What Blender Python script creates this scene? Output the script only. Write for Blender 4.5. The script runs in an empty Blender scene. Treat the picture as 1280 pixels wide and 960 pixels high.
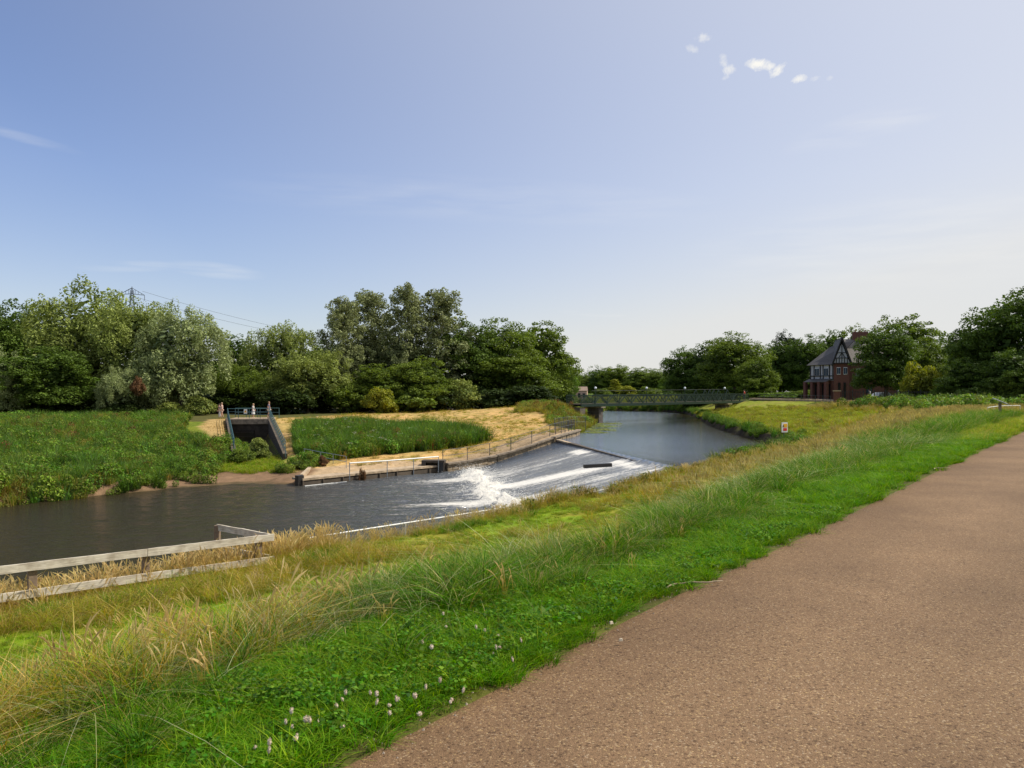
import bpy, math, random
import numpy as np
from mathutils import Vector, Matrix
from mathutils.geometry import delaunay_2d_cdt
from math import radians, sin, cos, pi

random.seed(7)
RNG = np.random.default_rng(11)
S = bpy.context.scene
COL = S.collection

# ------------------------------------------------------------------ camera
F = 960.0          # focal length in pixels of the 1280 wide photograph
CZ = 6.1           # eye height above the lower river
HOR = 490.0
cam_d = bpy.data.cameras.new("camera")
cam = bpy.data.objects.new("camera", cam_d)
COL.objects.link(cam)
cam.location = (0, 0, CZ)
cam.rotation_euler = (radians(90), 0, 0)
cam_d.sensor_width = 36
cam_d.lens = 36 * F / 1280
cam_d.shift_y = (HOR - 480) / 1280
cam_d.clip_start = 0.05
cam_d.clip_end = 8000
S.camera = cam
S.render.resolution_x, S.render.resolution_y = 1024, 768

# ------------------------------------------------------------------ light
SUN_AZ, SUN_EL = radians(80), radians(50)      # azimuth clockwise from +Y
sv = Vector((cos(SUN_EL) * sin(SUN_AZ), cos(SUN_EL) * cos(SUN_AZ), sin(SUN_EL)))
sun_d = bpy.data.lights.new("sun", 'SUN')
sun_d.energy = 5.0
sun_d.angle = radians(0.53)
sun_d.color = (1.0, 0.95, 0.86)
sun = bpy.data.objects.new("sun", sun_d)
sun.rotation_euler = sv.to_track_quat('Z', 'Y').to_euler()
sun.location = sv * 200
COL.objects.link(sun)

world = bpy.data.worlds.new("World")
S.world = world
world.use_nodes = True
wn, wl = world.node_tree.nodes, world.node_tree.links
wn.clear()
w_out = wn.new('ShaderNodeOutputWorld')
w_bg = wn.new('ShaderNodeBackground')
w_bg.inputs['Strength'].default_value = 0.115
sky = wn.new('ShaderNodeTexSky')
sky.sky_type = 'NISHITA'
sky.sun_disc = False
sky.sun_elevation = SUN_EL
sky.sun_rotation = SUN_AZ
sky.altitude = 20
sky.air_density = 1.0
sky.dust_density = 0.4
sky.ozone_density = 1.0


def wmath(op, a, b=None, c=None):
    n = wn.new('ShaderNodeMath'); n.operation = op
    for i, v in enumerate((a, b, c)):
        if v is None: continue
        if isinstance(v, (int, float)): n.inputs[i].default_value = v
        else: wl.new(v, n.inputs[i])
    return n.outputs[0]


def wdot(a, vec):
    n = wn.new('ShaderNodeVectorMath'); n.operation = 'DOT_PRODUCT'
    wl.new(a, n.inputs[0]); n.inputs[1].default_value = vec
    return n.outputs['Value']


tc = wn.new('ShaderNodeTexCoord')
dirv = tc.outputs['Generated']
nz = wn.new('ShaderNodeTexNoise'); nz.inputs['Scale'].default_value = 70; nz.inputs['Detail'].default_value = 8
nz.inputs['Roughness'].default_value = 0.68; nz.inputs['Distortion'].default_value = 0.6
wl.new(dirv, nz.inputs['Vector'])
nz2 = wn.new('ShaderNodeTexNoise'); nz2.inputs['Scale'].default_value = 9; nz2.inputs['Detail'].default_value = 7
mp = wn.new('ShaderNodeMapping'); mp.inputs['Scale'].default_value = (1, 1, 9)
wl.new(dirv, mp.inputs['Vector']); wl.new(mp.outputs[0], nz2.inputs['Vector'])
# small fair-weather puffs (bearing and height of each given as photo position, half width, half height, tilt, strength)
PUFFS = [(879, 47, 13, 6, -8, .55), (866, 61, 9, 6, 20, .4), (905, 76, 6, 9, -25, .6), (911, 87, 9, 7, -30, .6), (907, 97, 7, 3, -20, .35),
         (948, 81, 15, 8, 5, 1.0), (962, 83, 8, 5, 0, .8), (972, 88, 13, 6, -25, .9), (999, 99, 9, 6, -8, 1.0), (1019, 98, 8, 3, -12, .4),
         (1037, 98, 5, 3, 0, .3)]
total = None
for (px, py, hw, hh, tilt, st) in PUFFS:
    c = Vector(((px - 640) / F, 1, -(py - HOR) / F)).normalized()
    r = c.cross(Vector((0, 0, 1))).normalized(); u = r.cross(c).normalized()
    a = radians(-tilt)
    r2 = r * cos(a) + u * sin(a); u2 = -r * sin(a) + u * cos(a)
    q = 1 / (F * 1.12)
    x = wmath('MULTIPLY', wdot(dirv, r2), 1 / (hw * q)); y = wmath('MULTIPLY', wdot(dirv, u2), 1 / (hh * q))
    d2 = wmath('ADD', wmath('MULTIPLY', x, x), wmath('MULTIPLY', y, y))
    front = wmath('GREATER_THAN', wdot(dirv, c), 0.5)
    g = wmath('MULTIPLY', wmath('SUBTRACT', 1.0, d2), front)
    v = wmath('ADD', g, wmath('MULTIPLY', wmath('SUBTRACT', nz.outputs['Fac'], 0.52), 5.0))
    v = wmath('MULTIPLY', wmath('MINIMUM', wmath('MAXIMUM', wmath('MULTIPLY', v, 0.75), 0.0), 1.0), st)
    g2 = wmath('MULTIPLY', v, wmath('GREATER_THAN', wmath('ADD', g, 2.0), 0.0))
    total = g2 if total is None else wmath('MAXIMUM', total, g2)
# long thin cirrus wisps
for (px, py, hw, hh, tilt, st) in [(165, 333, 60, 7, -5, .28), (270, 338, 60, 10, 4, .28), (740, 392, 45, 4, 4, .25), (30, 172, 60, 6, 8, .2), (600, 250, 330, 30, 2, .12),
                                   (1080, 160, 90, 20, -10, .18), (1150, 300, 260, 60, 0, .2)]:
    c = Vector(((px - 640) / F, 1, -(py - HOR) / F)).normalized()
    r = c.cross(Vector((0, 0, 1))).normalized(); u = r.cross(c).normalized()
    a = radians(-tilt)
    r2 = r * cos(a) + u * sin(a); u2 = -r * sin(a) + u * cos(a)
    q = 1 / F
    x = wmath('MULTIPLY', wdot(dirv, r2), 1 / (hw * q)); y = wmath('MULTIPLY', wdot(dirv, u2), 1 / (hh * q))
    d2 = wmath('ADD', wmath('MULTIPLY', x, x), wmath('MULTIPLY', y, y))
    front = wmath('GREATER_THAN', wdot(dirv, c), 0.5)
    g = wmath('MULTIPLY', wmath('MAXIMUM', wmath('SUBTRACT', 1.0, d2), 0.0), front)
    v = wmath('MULTIPLY', wmath('MULTIPLY', g, st), wmath('MAXIMUM', wmath('MULTIPLY', wmath('SUBTRACT', nz2.outputs['Fac'], 0.38), 3.0), 0.0))
    total = wmath('MAXIMUM', total, wmath('MINIMUM', v, 1.0))
# summer haze of the sky itself: towards the horizon and round the sun
dsun = wmath('MAXIMUM', wdot(dirv, tuple(sv)), 0.0)
zz = wmath('MAXIMUM', wdot(dirv, (0, 0, 1)), 0.0)
hz = wmath('MULTIPLY', wmath('EXPONENT', wmath('MULTIPLY', zz, -1 / .09)), wmath('ADD', wmath('MULTIPLY', dsun, 3.2), .7))
veil = wmath('MINIMUM', wmath('ADD', wmath('MULTIPLY', wmath('POWER', dsun, 1.3), 1.1), hz), .93)
wv = wn.new('ShaderNodeMixRGB'); wvc = wn.new('ShaderNodeMixRGB')
wvc.inputs['Color1'].default_value = (.78 / .115, .775 / .115, .745 / .115, 1); wvc.inputs['Color2'].default_value = (.775 / .115, .79 / .115, .825 / .115, 1)
wl.new(wmath('MINIMUM', wmath('MULTIPLY', zz, 2.6), 1.0), wvc.inputs['Fac']); wl.new(wvc.outputs[0], wv.inputs['Color2'])
wt = wn.new('ShaderNodeMixRGB'); wt.blend_type = 'MULTIPLY'; wt.inputs['Fac'].default_value = 1; 
wtz = wn.new('ShaderNodeMixRGB'); wtz.inputs['Color1'].default_value = (.98, .96, 1.06, 1); wtz.inputs['Color2'].default_value = (1.13, 1.10, 1.28, 1)
wl.new(wmath('MINIMUM', wmath('MULTIPLY', zz, 4.0), 1.0), wtz.inputs['Fac']); wl.new(wtz.outputs[0], wt.inputs['Color2'])
wl.new(sky.outputs[0], wt.inputs['Color1'])
wl.new(veil, wv.inputs['Fac']); wl.new(wt.outputs[0], wv.inputs['Color1'])
wmix = wn.new('ShaderNodeMixRGB'); wmix.inputs['Color2'].default_value = (.98 / .115, .96 / .115, .90 / .115, 1)
wl.new(total, wmix.inputs['Fac']); wl.new(wv.outputs[0], wmix.inputs['Color1'])
wl.new(wmix.outputs[0], w_bg.inputs['Color'])
wl.new(w_bg.outputs[0], w_out.inputs['Surface'])

S.view_settings.view_transform = 'Standard'
S.view_settings.look = 'None'
S.view_settings.exposure = 0.0
S.view_settings.gamma = 1.0
S.render.engine = 'CYCLES'
S.cycles.use_denoising = True
S.cycles.max_bounces = 7
S.cycles.diffuse_bounces = 3
S.cycles.glossy_bounces = 3
S.cycles.transmission_bounces = 4
S.cycles.transparent_max_bounces = 8
S.cycles.caustics_reflective = False
S.cycles.caustics_refractive = False


# ================================================================== helpers
def at(px, py, d):
    """point of the place that a photo position shows at depth d (metres)"""
    return Vector(((px - 640) / F * d, d, CZ - (py - HOR) / F * d))


def tag(o, label=None, cat=None, group=None, kind=None):
    if label: o['label'] = label
    if cat: o['category'] = cat
    if group: o['group'] = group
    if kind: o['kind'] = kind
    return o


def empty(name, loc, rz=0, label=None, cat=None, group=None):
    o = bpy.data.objects.new(name, None)
    o.empty_display_size = 0.3
    o.location = loc; o.rotation_euler = (0, 0, rz)
    COL.objects.link(o)
    return tag(o, label, cat, group)


def link(name, me, parent=None, mat=None):
    o = bpy.data.objects.new(name, me)
    COL.objects.link(o)
    if mat is not None and not me.materials:
        me.materials.append(mat)
    if parent is not None: o.parent = parent
    return o


def copy_tree(o, parent=None):
    c = o.copy(); COL.objects.link(c); c.parent = parent
    for ch in list(o.children): copy_tree(ch, c)
    return c


def np_mesh(name, verts, quads=None, tris=None, col=None, mat=None, smooth=False, matidx=None):
    me = bpy.data.meshes.new(name)
    verts = np.asarray(verts, dtype=np.float32).reshape(-1, 3)
    nq = 0 if quads is None else len(quads); nt = 0 if tris is None else len(tris)
    me.vertices.add(len(verts)); me.vertices.foreach_set('co', verts.ravel())
    idx = []
    if nq: idx.append(np.asarray(quads, dtype=np.int32).ravel())
    if nt: idx.append(np.asarray(tris, dtype=np.int32).ravel())
    idx = np.concatenate(idx)
    me.loops.add(len(idx)); me.loops.foreach_set('vertex_index', idx)
    me.polygons.add(nq + nt)
    ls = np.concatenate([np.arange(nq) * 4, nq * 4 + np.arange(nt) * 3]).astype(np.int32)
    me.polygons.foreach_set('loop_start', ls)
    if matidx is not None: me.polygons.foreach_set('material_index', np.asarray(matidx, dtype=np.int32))
    if smooth: me.polygons.foreach_set('use_smooth', np.ones(nq + nt, dtype=bool))
    me.update(calc_edges=True)
    if col is not None:
        a = me.attributes.new('Col', 'FLOAT_COLOR', 'POINT')
        c = np.ones((len(verts), 4), dtype=np.float32); c[:, :3] = col
        a.data.foreach_set('color', c.ravel())
    if mat is not None:
        for m in (mat if isinstance(mat, (list, tuple)) else [mat]): me.materials.append(m)
    return me


class MB:
    """collects boxes, bars and prisms into one mesh"""
    def __init__(s): s.v = []; s.f = []

    def add(s, vs, fs):
        b = len(s.v); s.v += [tuple(v) for v in vs]; s.f += [tuple(i + b for i in f) for f in fs]; return s

    def box(s, c, size, rz=0, M=None):
        hx, hy, hz = size[0] / 2, size[1] / 2, size[2] / 2
        vs = [Vector((x, y, z)) for z in (-hz, hz) for y in (-hy, hy) for x in (-hx, hx)]
        R = M if M is not None else Matrix.Rotation(rz, 3, 'Z')
        vs = [R @ v + Vector(c) for v in vs]
        return s.add(vs, [(0, 2, 3, 1), (4, 5, 7, 6), (0, 1, 5, 4), (2, 6, 7, 3), (0, 4, 6, 2), (1, 3, 7, 5)])

    def bar(s, a, b, w, h=None, up=(0, 0, 1)):
        a, b = Vector(a), Vector(b); h = h or w
        d = (b - a); L = d.length; d.normalize()
        u = Vector(up)
        if abs(d.dot(u)) > 0.98: u = Vector((0, 1, 0))
        r = d.cross(u).normalized(); u = r.cross(d).normalized()
        M = Matrix((r, d, u)).transposed()
        return s.box((a + b) / 2, (w, L, h), M=M)

    def tube(s, a, b, r0, r1=None, n=8, cap=True):
        a, b = Vector(a), Vector(b); r1 = r0 if r1 is None else r1
        d = (b - a).normalized(); u = Vector((0, 0, 1)) if abs(d.z) < 0.95 else Vector((1, 0, 0))
        x = d.cross(u).normalized(); y = x.cross(d)
        vs = [a + (x * cos(2 * pi * i / n) + y * sin(2 * pi * i / n)) * r0 for i in range(n)]
        vs += [b + (x * cos(2 * pi * i / n) + y * sin(2 * pi * i / n)) * r1 for i in range(n)]
        fs = [(i, (i + 1) % n, n + (i + 1) % n, n + i) for i in range(n)]
        if cap: fs += [tuple(reversed(range(n))), tuple(range(n, 2 * n))]
        return s.add(vs, fs)

    def ball(s, c, r, n=8, m=6, sz=1.0):
        vs = [Vector(c) + Vector((0, 0, -r * sz))]
        for j in range(1, m):
            t = -pi / 2 + pi * j / m
            for i in range(n):
                p = 2 * pi * i / n
                vs.append(Vector(c) + Vector((r * cos(t) * cos(p), r * cos(t) * sin(p), r * sz * sin(t))))
        vs.append(Vector(c) + Vector((0, 0, r * sz)))
        fs = [(0, 1 + (i + 1) % n, 1 + i) for i in range(n)]
        for j in range(m - 2):
            for i in range(n):
                a = 1 + j * n + i; b = 1 + j * n + (i + 1) % n
                fs.append((a, b, b + n, a + n))
        T = len(vs) - 1
        fs += [(1 + (m - 2) * n + i, 1 + (m - 2) * n + (i + 1) % n, T) for i in range(n)]
        return s.add(vs, fs)

    def mesh(s, name, mat=None, bevel=0):
        me = bpy.data.meshes.new(name)
        me.from_pydata(s.v, [], s.f); me.update()
        if mat is not None: me.materials.append(mat)
        return me

    def build(s, name, mat=None, parent=None, bevel=0):
        me = s.mesh(name, mat)
        o = bpy.data.objects.new(name, me); COL.objects.link(o)
        if parent is not None: o.parent = parent
        if bevel:
            b = o.modifiers.new('b', 'BEVEL'); b.width = bevel; b.segments = 2; b.limit_method = 'ANGLE'
        return o


# ---- cheap value noise in numpy
def _hash(ix, iy, s):
    h = (ix.astype(np.int64) * 374761393 + iy.astype(np.int64) * 668265263 + s * 974634777) & 0xffffffff
    h = ((h ^ (h >> 13)) * 1274126177) & 0xffffffff
    return ((h ^ (h >> 16)) & 0xffff) / 65535.0


def vnoise(x, y, s=0):
    x = np.asarray(x, float); y = np.asarray(y, float)
    ix, iy = np.floor(x), np.floor(y); fx, fy = x - ix, y - iy
    fx = fx * fx * (3 - 2 * fx); fy = fy * fy * (3 - 2 * fy)
    a = _hash(ix, iy, s); b = _hash(ix + 1, iy, s); c = _hash(ix, iy + 1, s); d = _hash(ix + 1, iy + 1, s)
    return (a * (1 - fx) + b * fx) * (1 - fy) + (c * (1 - fx) + d * fx) * fy


def fbm(x, y, s=0, o=4):
    t = 0; a = 0.5; n = 0
    for k in range(o):
        t = t + a * vnoise(x * 2 ** k, y * 2 ** k, s + k * 17); n += a; a *= 0.55
    return t / n


# ================================================================== materials
def new_mat(name):
    m = bpy.data.materials.new(name); m.use_nodes = True
    n = m.node_tree.nodes; l = m.node_tree.links
    p = n['Principled BSDF']
    return m, n, l, p


def simple_mat(name, col, rough=0.8, var=0.25, scale=4.0, bump=0.15, metallic=0.0, coords='Object', col2=None):
    m, n, l, p = new_mat(name)
    tcn = n.new('ShaderNodeTexCoord')
    no = n.new('ShaderNodeTexNoise'); no.inputs['Scale'].default_value = scale; no.inputs['Detail'].default_value = 6
    no.inputs['Roughness'].default_value = 0.65
    l.new(tcn.outputs[coords], no.inputs['Vector'])
    mx = n.new('ShaderNodeMixRGB')
    c2 = col2 if col2 else tuple(c * (1 - var) for c in col)
    c1 = col if col2 else tuple(min(1, c * (1 + var * 0.6)) for c in col)
    mx.inputs['Color1'].default_value = (*c2, 1); mx.inputs['Color2'].default_value = (*c1, 1)
    rp = n.new('ShaderNodeMapRange'); rp.inputs[1].default_value = 0.3; rp.inputs[2].default_value = 0.7
    l.new(no.outputs['Fac'], rp.inputs[0]); l.new(rp.outputs[0], mx.inputs['Fac'])
    l.new(mx.outputs[0], p.inputs['Base Color'])
    p.inputs['Roughness'].default_value = rough; p.inputs['Metallic'].default_value = metallic
    if bump:
        b = n.new('ShaderNodeBump'); b.inputs['Strength'].default_value = bump; b.inputs['Distance'].default_value = 0.02
        l.new(no.outputs['Fac'], b.inputs['Height']); l.new(b.outputs[0], p.inputs['Normal'])
    return m


def leaf_mat(name, col, var=0.35, trans=0.35, attr=True, gloss=0.5, wide=0.0):
    """leaf or blade: colour attribute times per-plant variation, partly translucent"""
    m, n, l, p = new_mat(name)
    base = n.new('ShaderNodeRGB'); base.outputs[0].default_value = (*col, 1)
    cur = base.outputs[0]
    if attr:
        a = n.new('ShaderNodeAttribute'); a.attribute_name = 'Col'
        mu = n.new('ShaderNodeMixRGB'); mu.blend_type = 'MULTIPLY'; mu.inputs['Fac'].default_value = 1
        l.new(cur, mu.inputs['Color1']); l.new(a.outputs['Color'], mu.inputs['Color2']); cur = mu.outputs[0]
    oi = n.new('ShaderNodeObjectInfo')
    hs = n.new('ShaderNodeHueSaturation')
    mr = n.new('ShaderNodeMapRange'); mr.inputs[3].default_value = 1 - var; mr.inputs[4].default_value = 1 + var * .8
    l.new(oi.outputs['Random'], mr.inputs[0]); l.new(mr.outputs[0], hs.inputs['Value'])
    mh = n.new('ShaderNodeMapRange'); mh.inputs[3].default_value = 0.5 - wide; mh.inputs[4].default_value = 0.5 + wide * 0.6
    frac = n.new('ShaderNodeMath'); frac.operation = 'FRACT'
    m7 = n.new('ShaderNodeMath'); m7.operation = 'MULTIPLY'; m7.inputs[1].default_value = 7.31
    l.new(oi.outputs['Random'], m7.inputs[0]); l.new(m7.outputs[0], frac.inputs[0]); l.new(frac.outputs[0], mh.inputs[0])
    l.new(mh.outputs[0], hs.inputs['Hue'])
    l.new(cur, hs.inputs['Color']); cur = hs.outputs[0]
    p.inputs['Roughness'].default_value = gloss; p.inputs['Specular IOR Level'].default_value = 0.10
    l.new(cur, p.inputs['Base Color'])
    tr = n.new('ShaderNodeBsdfTranslucent')
    tcol = n.new('ShaderNodeHueSaturation'); tcol.inputs['Saturation'].default_value = 1.15; tcol.inputs['Value'].default_value = 1.3
    l.new(cur, tcol.inputs['Color']); l.new(tcol.outputs[0], tr.inputs['Color'])
    mx = n.new('ShaderNodeMixShader'); mx.inputs['Fac'].default_value = trans
    l.new(p.outputs[0], mx.inputs[1]); l.new(tr.outputs[0], mx.inputs[2])
    l.new(mx.outputs[0], n['Material Output'].inputs['Surface'])
    return m


M = {}
M['grass'] = leaf_mat('grass blades', (1, 1, 1), var=0.28, trans=0.4, wide=0.015)
M['weed'] = leaf_mat('weed leaves', (1, 1, 1), var=0.35, trans=0.3, wide=0.03)
M['leaf_dark'] = leaf_mat('dark leaves', (0.098, 0.15, 0.026), var=0.0, trans=0.25)
M['leaf_mid'] = leaf_mat('mid green leaves', (0.145, 0.195, 0.032), var=0.0, trans=0.28)
M['leaf_green'] = leaf_mat('fresh green leaves', (0.13, 0.205, 0.03), var=0.0, trans=0.3)
M['leaf_willow'] = leaf_mat('willow leaves', (0.29, 0.33, 0.14), var=0.0, trans=0.25)
M['leaf_olive'] = leaf_mat('olive willow leaves', (0.25, 0.29, 0.075), var=0.0, trans=0.25)
M['leaf_poplar'] = leaf_mat('poplar leaves', (0.24, 0.26, 0.115), var=0.0, trans=0.25)
M['leaf_yellow'] = leaf_mat('yellow green leaves', (0.28, 0.29, 0.04), var=0.0, trans=0.35)
M['leaf_brown'] = leaf_mat('brown leaves', (0.19, 0.10, 0.05), var=0.0, trans=0.2)
M['leaf_pine'] = leaf_mat('needles', (0.04, 0.055, 0.025), var=0.0, trans=0.1)
M['bark'] = simple_mat('bark', (0.11, 0.085, 0.06), 0.9, 0.4, 5, 0.5)
M['pale_bark'] = simple_mat('pale bark', (0.34, 0.31, 0.26), 0.9, 0.4, 3, 0.4)
M['steel'] = simple_mat('galvanised steel', (0.30, 0.33, 0.34), 0.45, 0.2, 6, 0.05, 0.6)
M['dark_steel'] = simple_mat('dark steel', (0.10, 0.105, 0.10), 0.55, 0.3, 6, 0.05, 0.3)
M['black_iron'] = simple_mat('black iron', (0.015, 0.016, 0.016), 0.5, 0.3, 6, 0.05)
M['white_paint'] = simple_mat('white paint', (0.78, 0.77, 0.72), 0.5, 0.15, 6, 0.05)
M['green_paint'] = simple_mat('green bridge paint', (0.014, 0.032, 0.022), 0.45, 0.25, 3, 0.05)
M['blue_green_paint'] = simple_mat('blue green paint', (0.05, 0.12, 0.13), 0.45, 0.25, 3, 0.05)
M['concrete'] = simple_mat('concrete', (0.27, 0.21, 0.145), 0.95, 0.65, 2.5, 0.6)
M['dark_concrete'] = simple_mat('dark stained concrete', (0.10, 0.075, 0.05), 0.9, 0.5, 0.9, 0.4)
M['sand_concrete'] = simple_mat('dusty concrete', (0.44, 0.33, 0.21), 0.95, 0.5, 2.2, 0.5)
M['shaded_wall'] = simple_mat('shade painted wall', (0.055, 0.042, 0.030), 0.95, 0.6, 1.6, 0.4)  # shade on the sluice walls painted in as a near-black base
M['wet_concrete'] = simple_mat('wet dark concrete', (0.035, 0.03, 0.026), 0.35, 0.4, 1.2, 0.3)
M['wall_stone'] = simple_mat('warm wall stone', (0.34, 0.25, 0.15), 0.95, 0.6, 2.2, 0.6)
M['brick'] = simple_mat('red brick', (0.15, 0.06, 0.042), 0.9, 0.35, 9, 0.2)
M['slate'] = simple_mat('slate roof', (0.085, 0.076, 0.07), 0.7, 0.25, 3, 0.2)
M['sunlit_slate'] = simple_mat('sunlit painted slate', (0.24, 0.21, 0.175), 0.8, 0.2, 3, 0.2)  # sunlight on the front roof slope painted in as a paler slate
M['black_timber'] = simple_mat('black timber', (0.02, 0.018, 0.016), 0.7, 0.2, 5, 0.1)
M['plaster'] = simple_mat('white plaster', (0.48, 0.48, 0.48), 0.8, 0.1, 5, 0.05)
M['glass'] = simple_mat('window glass', (0.04, 0.06, 0.09), 0.1, 0.2, 2, 0)
M['dark_glass'] = simple_mat('dark opening', (0.012, 0.010, 0.010), 0.3, 0.2, 2, 0)
M['pink_render'] = simple_mat('pink render', (0.62, 0.42, 0.31), 0.9, 0.12, 3, 0.1)
M['tile_roof'] = simple_mat('brown tile roof', (0.27, 0.19, 0.14), 0.9, 0.2, 3, 0.2)
M['yellow'] = simple_mat('yellow sign', (0.85, 0.42, 0.02), 0.5, 0.08, 6, 0)
M['red'] = simple_mat('red sign', (0.65, 0.03, 0.03), 0.5, 0.08, 6, 0)
M['black'] = simple_mat('black print', (0.02, 0.02, 0.02), 0.5, 0.1, 6, 0)
M['skin'] = simple_mat('skin', (0.52, 0.30, 0.21), 0.6, 0.08, 8, 0)
M['lamp_glass'] = simple_mat('opal lamp glass', (0.82, 0.84, 0.84), 0.3, 0.03, 8, 0)


def wood_mat():
    m, n, l, p = new_mat('weathered fence wood')
    tcn = n.new('ShaderNodeTexCoord'); mp_ = n.new('ShaderNodeMapping'); mp_.inputs['Scale'].default_value = (2.2, 26, 26)
    l.new(tcn.outputs['Object'], mp_.inputs['Vector'])
    no = n.new('ShaderNodeTexNoise'); no.inputs['Scale'].default_value = 1.6; no.inputs['Detail'].default_value = 8; no.inputs['Roughness'].default_value = .7
    l.new(mp_.outputs[0], no.inputs['Vector'])
    n2 = n.new('ShaderNodeTexNoise'); n2.inputs['Scale'].default_value = 3.5; n2.inputs['Detail'].default_value = 5
    l.new(tcn.outputs['Object'], n2.inputs['Vector'])
    cr = n.new('ShaderNodeValToRGB')
    e = cr.color_ramp.elements
    e[0].position = .25; e[0].color = (0.30, 0.24, 0.17, 1); e[1].position = .6; e[1].color = (0.74, 0.66, 0.52, 1)
    l.new(no.outputs['Fac'], cr.inputs['Fac'])
    mx = n.new('ShaderNodeMixRGB'); mx.blend_type = 'MULTIPLY'
    c2 = n.new('ShaderNodeValToRGB'); c2.color_ramp.elements[0].color = (.55, .5, .44, 1); c2.color_ramp.elements[0].position = .33
    c2.color_ramp.elements[1].color = (1, 1, 1, 1); c2.color_ramp.elements[1].position = .55
    l.new(n2.outputs['Fac'], c2.inputs['Fac']); l.new(cr.outputs[0], mx.inputs['Color1']); l.new(c2.outputs[0], mx.inputs['Color2'])
    mx.inputs['Fac'].default_value = .8
    l.new(mx.outputs[0], p.inputs['Base Color']); p.inputs['Roughness'].default_value = .85
    b = n.new('ShaderNodeBump'); b.inputs['Strength'].default_value = .5; b.inputs['Distance'].default_value = .006
    l.new(no.outputs['Fac'], b.inputs['Height']); l.new(b.outputs[0], p.inputs['Normal'])
    return m


M['wood'] = wood_mat()
M['post_wood'] = simple_mat('brown post wood', (0.24, 0.17, 0.11), 0.9, 0.4, 8, 0.4)


def path_mat():
    m, n, l, p = new_mat('gritty brown asphalt')
    tcn = n.new('ShaderNodeTexCoord')
    big = n.new('ShaderNodeTexNoise'); big.inputs['Scale'].default_value = 0.55; big.inputs['Detail'].default_value = 9; big.inputs['Roughness'].default_value = .62
    fine = n.new('ShaderNodeTexNoise'); fine.inputs['Scale'].default_value = 70; fine.inputs['Detail'].default_value = 3; fine.inputs['Roughness'].default_value = .8
    vo = n.new('ShaderNodeTexVoronoi'); vo.inputs['Scale'].default_value = 120
    vo2 = n.new('ShaderNodeTexVoronoi'); vo2.inputs['Scale'].default_value = 75
    for q in (big, fine, vo, vo2): l.new(tcn.outputs['Object'], q.inputs['Vector'])
    cr = n.new('ShaderNodeValToRGB'); e = cr.color_ramp.elements
    e[0].position = .30; e[0].color = (0.125, 0.077, 0.039, 1); e[1].position = .72; e[1].color = (0.262, 0.160, 0.085, 1)
    l.new(fine.outputs['Fac'], cr.inputs['Fac'])
    # individual grit stones: random grey / ochre / white
    sep = n.new('ShaderNodeSeparateColor'); l.new(vo.outputs['Color'], sep.inputs[0])
    th = n.new('ShaderNodeMath'); th.operation = 'GREATER_THAN'; th.inputs[1].default_value = .90; l.new(sep.outputs[0], th.inputs[0])
    st = n.new('ShaderNodeMixRGB'); st.inputs['Color1'].default_value = (0.46, 0.31, 0.13, 1); st.inputs['Color2'].default_value = (0.40, 0.31, 0.21, 1)
    l.new(sep.outputs[1], st.inputs['Fac'])
    m1 = n.new('ShaderNodeMixRGB'); mm = n.new('ShaderNodeMath'); mm.operation = 'MULTIPLY'; mm.inputs[1].default_value = .6
    l.new(th.outputs[0], mm.inputs[0]); l.new(mm.outputs[0], m1.inputs['Fac']); l.new(cr.outputs[0], m1.inputs['Color1']); l.new(st.outputs[0], m1.inputs['Color2'])
    sep2 = n.new('ShaderNodeSeparateColor'); l.new(vo2.outputs['Color'], sep2.inputs[0])
    th2 = n.new('ShaderNodeMath'); th2.operation = 'GREATER_THAN'; th2.inputs[1].default_value = .90; l.new(sep2.outputs[0], th2.inputs[0])
    m2 = n.new('ShaderNodeMixRGB'); m2.blend_type = 'MULTIPLY'; m2.inputs['Color2'].default_value = (.6, .57, .56, 1)
    l.new(th2.outputs[0], m2.inputs['Fac']); l.new(m1.outputs[0], m2.inputs['Color1'])
    m3 = n.new('ShaderNodeMixRGB'); m3.blend_type = 'MULTIPLY'; m3.inputs['Fac'].default_value = 1
    cb = n.new('ShaderNodeValToRGB'); cb.color_ramp.elements[0].position = .36; cb.color_ramp.elements[0].color = (.80, .79, .79, 1)
    cb.color_ramp.elements[1].position = .64; cb.color_ramp.elements[1].color = (1.09, 1.09, 1.08, 1)
    l.new(big.outputs['Fac'], cb.inputs['Fac']); l.new(m2.outputs[0], m3.inputs['Color1']); l.new(cb.outputs[0], m3.inputs['Color2'])
    wa = n.new('ShaderNodeAttribute'); wa.attribute_name = 'Col'
    m4 = n.new('ShaderNodeMixRGB'); m4.blend_type = 'MULTIPLY'; m4.inputs['Fac'].default_value = 1
    l.new(m3.outputs[0], m4.inputs['Color1']); l.new(wa.outputs['Color'], m4.inputs['Color2'])
    l.new(m4.outputs[0], p.inputs['Base Color'])
    p.inputs['Roughness'].default_value = .85; p.inputs['Specular IOR Level'].default_value = .2
    b = n.new('ShaderNodeBump'); b.inputs['Strength'].default_value = .55; b.inputs['Distance'].default_value = .006
    ad = n.new('ShaderNodeMath'); ad.operation = 'SUBTRACT'; l.new(fine.outputs['Fac'], ad.inputs[0]); l.new(vo.outputs['Distance'], ad.inputs[1])
    l.new(ad.outputs[0], b.inputs['Height']); l.new(b.outputs[0], p.inputs['Normal'])
    return m


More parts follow.
